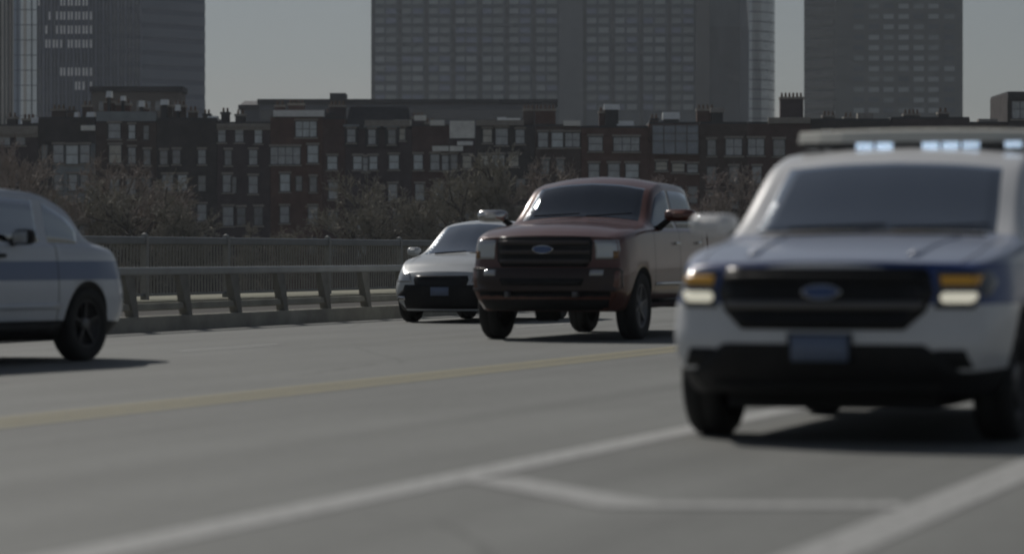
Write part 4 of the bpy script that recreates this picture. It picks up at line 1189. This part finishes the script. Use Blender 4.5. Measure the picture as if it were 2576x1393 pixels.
def patrol_suv(label, lightbar=True, lamps=True):
    root = empty("patrol_car")
    tag(root, label, "police car", "white and blue police cars")
    sh = Shell(SUV)
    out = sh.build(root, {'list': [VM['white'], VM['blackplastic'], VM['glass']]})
    B = VM['gloss_black']; K = VM['blackplastic']
    # front: grille opening with bars, lamps, lower intake, plate
    gr = patch(sh, "grille", B, root, [(0.655, -0.47, 0.47), (0.76, -0.585, 0.585), (0.86, -0.625, 0.625), (0.97, -0.60, 0.60), (1.005, -0.57, 0.57)], 'front', 12, 0.008, 4)
    for z, hw, h in ((0.945, 0.585, 0.022), (0.795, 0.575, 0.024), (0.70, 0.50, 0.016)):
        patch(sh, "grille_bar", VM['dull_bar'] if z == 0.795 else K, gr, [(z - h, -hw, hw), (z + h, -hw, hw)], 'front', 12, 0.035 if z == 0.795 else 0.03, 2)
    for q in range(9):
        z = 0.675 + q * 0.036
        patch(sh, "grille_slat", K, gr, [(z - 0.006, -0.45, 0.45), (z + 0.006, -0.45, 0.45)], 'front', 10, 0.016, 1)
    el = [(0.868 + 0.042 * math.sin(a), 0.115 * math.cos(a)) for a in [math.pi * (k / 10 - 0.5) for k in range(11)]]
    bd = patch(sh, "badge", VM['chrome'], root, [(z, -max(w, 0.004), max(w, 0.004)) for z, w in el], 'front', 8, 0.042, 1)
    patch(sh, "badge_face", VM['badge'], bd, [(0.868 + (z - 0.868) * 0.82, -max(w * 0.9, 0.004), max(w * 0.9, 0.004)) for z, w in el], 'front', 8, 0.046, 1)
    for sd in (1, -1):
        hl = patch(sh, "headlight", VM['lens_dark'], root, [(0.775, sd * 0.63, sd * 0.84), (0.86, sd * 0.645, sd * 0.915), (0.93, sd * 0.645, sd * 0.93), (0.985, sd * 0.635, sd * 0.90)], 'front', 10, 0.008, 3)
        on = VM['lamp_on'] if lamps else VM['lens']
        patch(sh, "lamp", on, hl, [(0.808, sd * 0.680, sd * 0.825), (0.825, sd * 0.660, sd * 0.85), (0.850, sd * 0.660, sd * 0.86), (0.868, sd * 0.680, sd * 0.85)], 'front', 8, 0.014, 2)
        patch(sh, "turn_signal", VM['amber'], hl, [(0.908, sd * 0.665, sd * 0.86), (0.962, sd * 0.655, sd * 0.875)], 'front', 8, 0.014, 2)
        patch(sh, "fog_lamp_bezel", K, root, [(0.44, sd * 0.60, sd * 0.84), (0.545, sd * 0.64, sd * 0.80)], 'front', 6, 0.01, 2)
    patch(sh, "lower_intake", K, root, [(0.295, -0.80, 0.80), (0.37, -0.82, 0.82), (0.45, -0.74, 0.74), (0.56, -0.60, 0.60), (0.575, -0.57, 0.57)], 'front', 14, 0.012, 3)
    patch(sh, "skid_plate", VM['under'], root, [(0.287, -0.62, 0.62), (0.35, -0.66, 0.66)], 'front', 10, 0.03, 2)
    pf = patch(sh, "plate_frame", K, root, [(0.468, -0.185, 0.185), (0.635, -0.185, 0.185)], 'front', 4, 0.035, 1)
    patch(sh, "licence_plate", VM['plate'], pf, [(0.478, -0.165, 0.165), (0.625, -0.165, 0.165)], 'front', 4, 0.04, 1)
    # bonnet crease lines, wipers, cowl
    patch(sh, "cowl", K, root, [(1.385, -0.70, 0.70), (1.43, -0.66, 0.66)], 'top', 10, 0.004, 1)
    for sd in (1, -1):
        patch(sh, "bonnet_gap", VM['under'], root, [(0.18, sd * 0.742, sd * 0.748), (0.6, sd * 0.80, sd * 0.806), (1.35, sd * 0.80, sd * 0.806)], 'top', 1, 0.002, 6)
        patch(sh, "bonnet_crease", VM['white'], root, [(0.3, sd * 0.44, sd * 0.50), (1.3, sd * 0.50, sd * 0.56)], 'top', 4, 0.010, 5)
    for y0 in (-0.12, 0.52):
        MB().tube((1.40, y0, 1.235), (1.47, y0 - 0.58, 1.262), 0.011, 0.008, 6).build("wiper", K, root)
    MB().box(1.62, 2.0, -0.72, 0.72, 0.95, 1.14).build("dashboard", VM['dash'], root)
    MB().box(1.5, 4.8, -0.78, 0.78, 0.45, 0.60).build("cabin_floor", VM['seat'], root)
    seats(root, [(2.62, (-0.38, 0.38)), (3.5, (-0.38, 0.38))], 0.85, 0.5, (2.08, -0.38, 1.06))
    MB().box(2.86, 2.90, -0.70, 0.70, 0.7, 1.55).build("prisoner_partition", VM['seat'], root)
    for sd in (1, -1):
        ax = 'pos' if sd > 0 else 'neg'
        mirror(root, 1.86, sd * 1.12, 1.27, 0.16, 0.30, 0.135, sd, VM['white'], (1.92, sd * 0.93, 1.17))
        handle(sh, root, 2.25, sd, 1.055, K); handle(sh, root, 3.18, sd, 1.065, K)
        patch(sh, "sill_trim", K, root, [(0.30, 1.45, 3.32), (0.40, 1.45, 3.32)], ax, 10, 0.012, 1)
        patch(sh, "body_moulding", VM['white'], root, [(0.50, 1.46, 3.32), (0.56, 1.46, 3.32)], ax, 10, 0.014, 2)
        for xw in (0.96, 3.82): wheel(root, xw, sd * 0.865, 0.375, 0.235, sd, VM['steel_black'])
        MB().box(0.6, 1.3, sd * 0.55 - 0.02, sd * 0.55 + 0.02, 0.24, 0.8).build("wheel_liner", VM['under'], root)
        patch(sh, "tail_lamp", VM['red_lens'], root, [(0.95, sd * 0.62, sd * 0.84), (1.25, sd * 0.60, sd * 0.76)], 'rear', 5, 0.012, 3)
        rr = MB()
        for (a, b) in ((2.55, 3.0), (3.0, 3.6), (3.6, 4.2)):
            za, zb_ = 1.775, 1.775
            rr.tube((a, sd * 0.60, 1.785 if a > 2.6 else 1.765), (b, sd * 0.60, 1.785 if b < 4.1 else 1.755), 0.018, 0.018, 8)
        rr.build("roof_rail", K, root)
    patch(sh, "rear_plate", VM['plate'], root, [(0.82, -0.17, 0.17), (0.97, -0.17, 0.17)], 'rear', 3, 0.01, 1)
    MB().box(0.25, 4.8, -0.6, 0.6, 0.20, 0.40).build("underbody", VM['under'], root)
    MB().tube((0.96, -0.75, 0.36), (0.96, 0.75, 0.36), 0.06, 0.06, 8).build("front_axle", VM['under'], root)
    MB().tube((3.82, -0.75, 0.36), (3.82, 0.75, 0.36), 0.06, 0.06, 8).build("rear_axle", VM['under'], root)
    MB().box(2.2, 3.4, -0.25, 0.25, 0.14, 0.21).build("exhaust_box", VM['under'], root)
    if lightbar:
        lb = MB()
        X = 2.66
        n_ = 10
        top, vs = [], []
        for k in range(n_ + 1):
            y = -0.75 + 1.5 * k / n_
            e = abs(y) / 0.75
            xf = X - 0.15 + 0.07 * e ** 3; xb = X + 0.17 - 0.05 * e ** 3
            zt_ = 1.885 - 0.012 * e ** 2; zm = 1.800
            vs += [(xf, y, zm), (xf + 0.045, y, zt_ - 0.012), (xf + 0.08, y, zt_), (xb - 0.05, y, zt_), (xb, y, zt_ - 0.015), (xb, y, zm)]
        fs = [(i * 6 + j, i * 6 + (j + 1) % 6, (i + 1) * 6 + (j + 1) % 6, (i + 1) * 6 + j) for i in range(n_) for j in range(6)]
        fs += [tuple(range(6)), tuple(range(n_ * 6, n_ * 6 + 6))]
        lb.add(vs, fs)
        lo = lb.build("light_bar", VM['bar'], root)
        MB().box(X - 0.125, X + 0.15, -0.71, 0.71, 1.755, 1.799).build("lens_strip", VM['bar_dark'], lo)
        for sd in (1, -1):
            MB().box(X - 0.08, X + 0.08, sd * 0.48 - 0.03, sd * 0.48 + 0.03, 1.68, 1.755).build("mounting_foot", K, lo)
            MB().box(X - 0.06, X + 0.10, sd * 0.712, sd * 0.735, 1.758, 1.798).build("end_lens", VM['bar_dark'], lo)
        for y in (0.30, 0.17, -0.13, -0.26, -0.39, -0.66):
            m_ = MB()
            for a in range(5):
                for b in range(3):
                    yy, zz = y - 0.044 + a * 0.022, 1.765 + b * 0.0125
                    m_.box(X - 0.131, X - 0.1255, yy - 0.0075, yy + 0.0075, zz - 0.0042, zz + 0.0042)
            m_.build("led_module", VM['led'], lo)
    return root
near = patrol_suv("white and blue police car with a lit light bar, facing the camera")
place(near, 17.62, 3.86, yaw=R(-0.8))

# ---- patrol van at the left edge -------------------------------------------------
VAN = dict(x0=0.0, x1=5.0, W=1.98, bow=0.20, rbow=0.14, frame=0.075, pill=0.08, clad=0.40, clad_end=0.36,
    wind=(0.78, 1.62), rearw=(4.70, 4.94), side=[(1.05, 1.58), (1.73, 2.66), (2.74, 3.62), (3.70, 4.50)], seams=[1.50, 2.70, 3.66],
    arches=[(0.95, 0.37, 0.42), (3.95, 0.37, 0.42)],
    prof=[(0.22, 0.12), (0.36, 0.03), (0.60, 0.0), (0.80, 0.01), (0.95, 0.03), (1.09, 0.07)],
    rprof=[(0.3, 0.06), (0.5, 0.0), (1.1, 0.03), (1.8, 0.12)],
    c=dict(
        zb=[(0, 0.24), (1.5, 0.26), (3.6, 0.26), (5.0, 0.34)],
        ws=[(0, 0.74), (0.5, 0.92), (4.5, 0.92), (5.0, 0.86)],
        ww=[(0, 0.86), (0.3, 0.95), (0.9, 0.985), (4.3, 0.985), (5.0, 0.90)],
        zw=[(0, 0.60), (1, 0.68), (5.0, 0.74)],
        wb=[(0, 0.78), (0.3, 0.87), (0.8, 0.93), (4.2, 0.935), (5.0, 0.85)],
        zbelt=[(0, 1.03), (0.3, 1.085), (0.7, 1.12), (1.1, 1.14), (2.5, 1.16), (4.0, 1.19), (5.0, 1.20)],
        wre=[(0, 0.70), (0.4, 0.80), (0.65, 0.86), (0.85, 0.87), (1.8, 0.78), (2.6, 0.74), (4.5, 0.72), (5.0, 0.76)],
        zre=[(0, 1.06), (0.3, 1.12), (0.70, 1.155), (0.80, 1.18), (1.25, 1.50), (1.7, 1.64), (2.6, 1.68), (3.6, 1.69), (4.66, 1.63), (5.0, 1.25)],
        zt=[(0, 1.075), (0.3, 1.14), (0.70, 1.18), (0.80, 1.215), (1.25, 1.56), (1.7, 1.70), (2.6, 1.755), (3.6, 1.76), (4.66, 1.70), (5.0, 1.30)]))
def patrol_van():
    root = empty("patrol_car")
    tag(root, "bluish white police car with a blue side stripe, heading away beside the barrier", "police car", "white and blue police cars")
    sh = Shell(VAN)
    sh.build(root, {'list': [VM['blue_white'], VM['blackplastic'], VM['glass_bright']]})
    K = VM['blackplastic']
    patch(sh, "grille", VM['gloss_black'], root, [(0.62, -0.40, 0.40), (0.78, -0.46, 0.46), (0.86, -0.42, 0.42)], 'front', 8, 0.01, 3)
    patch(sh, "lower_intake", K, root, [(0.25, -0.72, 0.72), (0.42, -0.74, 0.74)], 'front', 10, 0.012, 3)
    for sd in (1, -1):
        patch(sh, "headlight", VM['lens'], root, [(0.72, sd * 0.54, sd * 0.80), (0.80, sd * 0.56, sd * 0.86), (0.90, sd * 0.60, sd * 0.82)], 'front', 8, 0.01, 3)
        mirror(root, 2.2, sd * 1.05, 1.215, 0.16, 0.20, 0.15, sd, K, (2.25, sd * 0.92, 1.16))
        handle(sh, root, 2.42, sd, 1.04, K); handle(sh, root, 2.84, sd, 1.05, K)
        for xw in (0.95, 3.95): wheel(root, xw, sd * 0.86, 0.365, 0.23, sd, VM['steel_black'])
        patch(sh, "body_moulding", VM['blue_white'], root, [(0.52, 1.46, 3.45), (0.58, 1.46, 3.45)], 'pos' if sd > 0 else 'neg', 10, 0.014, 2)
        patch(sh, "sill_trim", K, root, [(0.28, 1.42, 3.48), (0.39, 1.42, 3.48)], 'pos' if sd > 0 else 'neg', 10, 0.012, 1)
        patch(sh, "slide_track", VM['under'], root, [(0.985, 3.68, 4.75), (1.0, 3.68, 4.75)], 'pos' if sd > 0 else 'neg', 8, 0.004, 1)
        patch(sh, "tail_lamp", VM['red_lens'], root, [(0.85, sd * 0.68, sd * 0.86), (1.20, sd * 0.68, sd * 0.82)], 'rear', 4, 0.01, 3)
        MB().box(0.6, 1.3, sd * 0.55 - 0.02, sd * 0.55 + 0.02, 0.24, 0.8).build("wheel_liner", VM['under'], root)
    patch(sh, "rear_plate", VM['plate'], root, [(0.72, -0.17, 0.17), (0.87, -0.17, 0.17)], 'rear', 3, 0.01, 1)
    MB().box(1.0, 1.85, -0.75, 0.75, 0.95, 1.10).build("dashboard", VM['dash'], root)
    seats(root, [(2.55, (-0.40, 0.40)), (3.5, (-0.40, 0.40))], 0.88, 0.5, (2.0, -0.40, 1.08))
    for y0 in (-0.1, 0.6):
        MB().tube((0.70, y0, 1.21), (0.76, y0 - 0.5, 1.25), 0.011, 0.008, 6).build("wiper", K, root)
    MB().box(0.25, 4.8, -0.6, 0.6, 0.20, 0.38).build("underbody", VM['under'], root)
    return root
far = patrol_van()
place(far, 30.55, 14.9, away=True, yaw=R(-7))
far.scale = (1.03, 1.03, 1.03)

# ---- maroon pickup ------------------------------------------------------------
PK = dict(x0=0.0, x1=4.22, W=2.03, bow=0.20, rbow=0.03, frame=0.085, pill=0.10, clad=0.0, clad_end=0.0,
    wind=(1.60, 2.22), side=[(1.72, 2.76), (2.84, 3.86)], seams=[1.56, 2.80, 3.98],
    arches=[(0.98, 0.41, 0.49)],
    prof=[(0.4, 0.10), (0.55, 0.0), (0.85, 0.0), (0.92, 0.06), (1.25, 0.09), (1.32, 0.14), (1.40, 0.2)],
    c=dict(
        zb=[(0, 0.36), (4.22, 0.40)],
        ws=[(0, 0.80), (0.4, 0.92), (4.22, 0.93)],
        ww=[(0, 0.93), (0.4, 0.99), (1.2, 1.01), (4.22, 1.0)],
        zw=[(0, 0.80), (4.22, 0.86)],
        wb=[(0, 0.88), (0.3, 0.94), (0.8, 0.97), (4.22, 0.965)],
        zbelt=[(0, 1.215), (0.4, 1.28), (1.0, 1.345), (1.6, 1.365), (4.22, 1.385)],
        wre=[(0, 0.80), (0.6, 0.88), (1.45, 0.88), (1.65, 0.86), (2.25, 0.785), (2.7, 0.775), (3.85, 0.76), (4.12, 0.75), (4.22, 0.77)],
        zre=[(0, 1.25), (0.4, 1.32), (1.0, 1.385), (1.5, 1.42), (1.65, 1.47), (2.25, 1.87), (2.7, 1.95), (3.4, 1.945), (3.9, 1.89), (4.12, 1.62), (4.22, 1.38)],
        zt=[(0, 1.28), (0.2, 1.345), (0.6, 1.42), (1.2, 1.465), (1.5, 1.485), (1.65, 1.55), (2.25, 1.97), (2.7, 2.05), (3.4, 2.045), (3.9, 1.99), (4.12, 1.70), (4.22, 1.40)]))
BED = dict(x0=4.26, x1=6.2, W=2.03, bow=0.0, rbow=0.06, arches=[(4.78, 0.41, 0.48)], top_mat=1,
    c=dict(zb=[(4.26, 0.50), (6.2, 0.55)], ws=[(4.26, 0.93), (6.2, 0.91)], ww=[(4.26, 1.0), (6.2, 0.98)], zw=[(4.26, 0.86), (6.2, 0.88)],
           wb=[(4.26, 0.965), (6.2, 0.955)], zbelt=[(4.26, 1.38), (6.2, 1.39)], wre=[(4.26, 0.90), (6.2, 0.89)], zre=[(4.26, 1.40), (6.2, 1.41)], zt=[(4.26, 1.405), (6.2, 1.415)]))
def pickup():
    root = empty("pickup_truck")
    tag(root, "maroon pickup truck with a broad dark grille and big pale mirrors", "pickup")
    sh = Shell(PK)
    sh.build(root, {'list': [VM['maroon'], VM['under'], VM['glass_dark']]})
    sb = Shell(BED)
    sb.build(root, {'list': [VM['maroon'], VM['under'], VM['glass_dark']]}, 'bed_')
    sb.out['bed_body'].name = "bed"
    K, B = VM['blackplastic'], VM['gloss_black']
    gr = patch(sh, "grille", B, root, [(0.90, -0.54, 0.54), (0.98, -0.60, 0.60), (1.20, -0.61, 0.61), (1.265, -0.57, 0.57)], 'front', 10, 0.01, 3)
    for z in (0.965, 1.08, 1.195):
        patch(sh, "grille_bar", mat("dark_grille_bar", (0.07, 0.06, 0.058), 0.35, 0.3) if z < 1 else bpy.data.materials["dark_grille_bar"], gr, [(z - 0.026, -0.57, 0.57), (z + 0.026, -0.57, 0.57)], 'front', 10, 0.035, 2)
    for q in range(7):
        z = 0.93 + q * 0.047
        patch(sh, "grille_slat", K, gr, [(z - 0.008, -0.54, 0.54), (z + 0.008, -0.54, 0.54)], 'front', 8, 0.018, 1)
    el = [(1.11 + 0.052 * math.sin(a), 0.135 * math.cos(a)) for a in [math.pi * (k / 10 - 0.5) for k in range(11)]]
    bd = patch(sh, "badge", VM['chrome'], root, [(z, -max(w, 0.004), max(w, 0.004)) for z, w in el], 'front', 8, 0.045, 1)
    patch(sh, "badge_face", VM['badge'], bd, [(1.11 + (z - 1.11) * 0.82, -max(w * 0.9, 0.004), max(w * 0.9, 0.004)) for z, w in el], 'front', 8, 0.05, 1)
    for sd in (1, -1):
        ax = 'pos' if sd > 0 else 'neg'
        hl = patch(sh, "headlight", VM['lens'], root, [(0.99, sd * 0.645, sd * 0.90), (1.10, sd * 0.64, sd * 0.92), (1.225, sd * 0.625, sd * 0.90)], 'front', 8, 0.012, 3)
        patch(sh, "turn_signal", VM['amber_off'], hl, [(1.00, sd * 0.85, sd * 0.905), (1.09, sd * 0.85, sd * 0.915)], 'front', 4, 0.018, 3)
        patch(sh, "fog_lamp", VM['lens'], root, [(0.79, sd * 0.60, sd * 0.76), (0.865, sd * 0.60, sd * 0.76)], 'front', 5, 0.05, 2)
        mirror(root, 1.86, sd * 1.24, 1.54, 0.16, 0.40, 0.16, sd, VM['chrome'] if sd > 0 else VM['maroon'], (1.92, sd * 0.95, 1.38))
        handle(sh, root, 2.50, sd, 1.19, VM['chrome']); handle(sh, root, 3.62, sd, 1.20, VM['chrome'])
        for xw, rr_ in ((0.98, 0.41), (4.78, 0.41)): wheel(root, xw, sd * 0.885, 0.415, 0.25, sd, VM['steel'], 6)
        patch(sh, "running_board", K, root, [(0.45, 1.6, 4.1), (0.50, 1.6, 4.1)], ax, 8, 0.10, 1)
        patch(sh, "side_moulding", VM['chrome'], root, [(0.66, 1.58, 4.15), (0.70, 1.58, 4.15)], ax, 8, 0.012, 1)
        patch(sb, "tail_lamp", VM['red_lens'], root, [(0.95, sd * 0.80, sd * 0.93), (1.33, sd * 0.80, sd * 0.93)], 'rear', 3, 0.012, 3)
        patch(sh, "tow_hook", VM['steel'], root, [(0.53, sd * 0.40, sd * 0.46), (0.60, sd * 0.40, sd * 0.46)], 'front', 2, 0.08, 1)
    bp = patch(sh, "bumper", mat("dark_bumper", (0.045, 0.032, 0.03), 0.35, 0.3), root, [(0.60, -0.90, 0.90), (0.66, -0.955, 0.955), (0.85, -0.955, 0.955), (0.885, -0.92, 0.92)], 'front', 14, 0.045, 3)
    patch(sh, "bumper_insert", K, bp, [(0.67, -0.50, 0.50), (0.76, -0.54, 0.54)], 'front', 8, 0.052, 2)
    patch(sh, "front_valance", K, root, [(0.365, -0.78, 0.78), (0.60, -0.84, 0.84)], 'front', 10, 0.012, 2)
    MB().box(1.72, 2.1, -0.78, 0.78, 1.08, 1.30).build("dashboard", VM['dash'], root)
    MB().box(1.6, 4.1, -0.85, 0.85, 0.55, 0.72).build("cabin_floor", VM['seat'], root)
    seats(root, [(2.72, (-0.40, 0.40)), (3.75, (-0.40, 0.0, 0.40))], 1.0, 0.5, (2.15, -0.40, 1.22))
    for y0 in (-0.10, 0.58):
        MB().tube((1.55, y0, 1.53), (1.62, y0 - 0.58, 1.565), 0.012, 0.009, 6).build("wiper", K, root)
    MB().box(0.3, 6.0, -0.5, 0.5, 0.42, 0.60).build("underbody", VM['under'], root)
    for xa in (0.98, 4.78):
        MB().tube((xa, -0.75, 0.40), (xa, 0.75, 0.40), 0.06, 0.06, 8).tube((xa, 0.1, 0.37), (xa, 0.35, 0.37), 0.15, 0.15, 12).build("axle", VM['under'], root)
    return root
pk = pickup()
place(pk, 37.95, 11.86)
pk.scale = (1.03, 1.03, 1.03)

# ---- silver crossover -------------------------------------------------------------
SED = dict(x0=0.0, x1=4.85, W=1.84, bow=0.30, rbow=0.2, frame=0.05, pill=0.055, clad=0.30, clad_end=0.0,
    wind=(1.24, 2.02), rearw=(3.58, 4.18), side=[(1.62, 2.44), (2.50, 3.36), (3.42, 3.70)], seams=[1.36, 2.47, 3.40],
    arches=[(0.94, 0.34, 0.39), (3.72, 0.34, 0.39)],
    prof=[(0.203, 0.10), (0.339, 0.02), (0.508, 0.0), (0.678, 0.02), (0.814, 0.10), (0.904, 0.22)],
    rprof=[(0.226, 0.1), (0.565, 0.0), (0.904, 0.03), (1.130, 0.10)],
    c=dict(
        zb=[(0, 0.19), (1.2, 0.19), (3.6, 0.20), (4.85, 0.28)],
        ws=[(0, 0.66), (0.5, 0.84), (4.3, 0.85), (4.85, 0.74)],
        ww=[(0, 0.80), (0.3, 0.88), (0.9, 0.92), (4.0, 0.92), (4.85, 0.80)],
        zw=[(0, 0.542), (1, 0.655), (4.85, 0.701)],
        wb=[(0, 0.70), (0.3, 0.80), (0.9, 0.87), (4.0, 0.88), (4.85, 0.72)],
        zbelt=[(0, 0.768), (0.4, 0.904), (1.0, 1.006), (1.5, 1.051), (3.0, 1.085), (4.0, 1.130), (4.85, 1.107)],
        wre=[(0, 0.62), (0.6, 0.74), (1.2, 0.76), (1.35, 0.74), (2.1, 0.60), (2.6, 0.59), (3.4, 0.58), (4.2, 0.72), (4.85, 0.62)],
        zre=[(0, 0.791), (0.4, 0.927), (1.0, 1.034), (1.18, 1.057), (1.35, 1.107), (2.1, 1.537), (2.6, 1.593), (3.4, 1.548), (4.2, 1.198), (4.85, 1.130)],
        zt=[(0, 0.814), (0.3, 0.938), (0.8, 1.051), (1.18, 1.102), (1.35, 1.175), (2.1, 1.605), (2.6, 1.655), (3.4, 1.616), (4.2, 1.232), (4.85, 1.164)]))
def crossover():
    root = empty("crossover_car")
    tag(root, "silver white crossover half hidden behind the maroon pickup", "car")
    sh = Shell(SED)
    sh.build(root, {'list': [VM['silver'], VM['blackplastic'], VM['glass_bright']]})
    K = VM['blackplastic']
    patch(sh, "grille", VM['gloss_black'], root, [(0.565, -0.42, 0.42), (0.678, -0.46, 0.46), (0.746, -0.44, 0.44)], 'front', 8, 0.01, 3)
    patch(sh, "lower_intake", K, root, [(0.22, -0.78, 0.78), (0.42, -0.80, 0.80), (0.52, -0.66, 0.66), (0.60, -0.62, 0.62)], 'front', 10, 0.012, 3)
    patch(sh, "licence_plate", VM['plate'], root, [(0.429, -0.15, 0.15), (0.565, -0.15, 0.15)], 'front', 3, 0.02, 1)
    for sd in (1, -1):
        ax = 'pos' if sd > 0 else 'neg'
        patch(sh, "headlight", VM['lens'], root, [(0.644, sd * 0.50, sd * 0.80), (0.723, sd * 0.52, sd * 0.84), (0.791, sd * 0.56, sd * 0.80)], 'front', 8, 0.01, 3)
        patch(sh, "fog_lamp", VM['chrome'], root, [(0.350, sd * 0.62, sd * 0.76), (0.418, sd * 0.62, sd * 0.76)], 'front', 4, 0.018, 2)
        mirror(root, 1.66, sd * 1.02, 1.13, 0.13, 0.22, 0.14, sd, VM['silver'], (1.7, sd * 0.87, 1.07))
        handle(sh, root, 2.25, sd, 0.95, VM['silver']); handle(sh, root, 3.15, sd, 0.97, VM['silver'])
        for xw in (0.94, 3.72): wheel(root, xw, sd * 0.80, 0.345, 0.225, sd, VM['steel'])
        patch(sh, "tail_lamp", VM['red_lens'], root, [(0.814, sd * 0.46, sd * 0.72), (0.994, sd * 0.46, sd * 0.70)], 'rear', 4, 0.01, 2)
        patch(sh, "bonnet_gap", VM['under'], root, [(0.5, sd * 0.66, sd * 0.665), (1.18, sd * 0.73, sd * 0.735)], 'top', 1, 0.002, 5)
    MB().box(1.5, 1.8, -0.68, 0.68, 0.85, 1.05).build("dashboard", VM['dash'], root)
    seats(root, [(2.55, (-0.36, 0.36)), (3.4, (-0.36, 0.36))], 0.75, 0.5, (1.95, -0.36, 0.98))
    for y0 in (-0.1, 0.5):
        MB().tube((1.20, y0, 1.10), (1.26, y0 - 0.52, 1.135), 0.011, 0.008, 6).build("wiper", K, root)
    MB().box(0.3, 4.6, -0.55, 0.55, 0.17, 0.32).build("underbody", VM['under'], root)
    return root
cx = crossover()
place(cx, 47.4, 16.5)
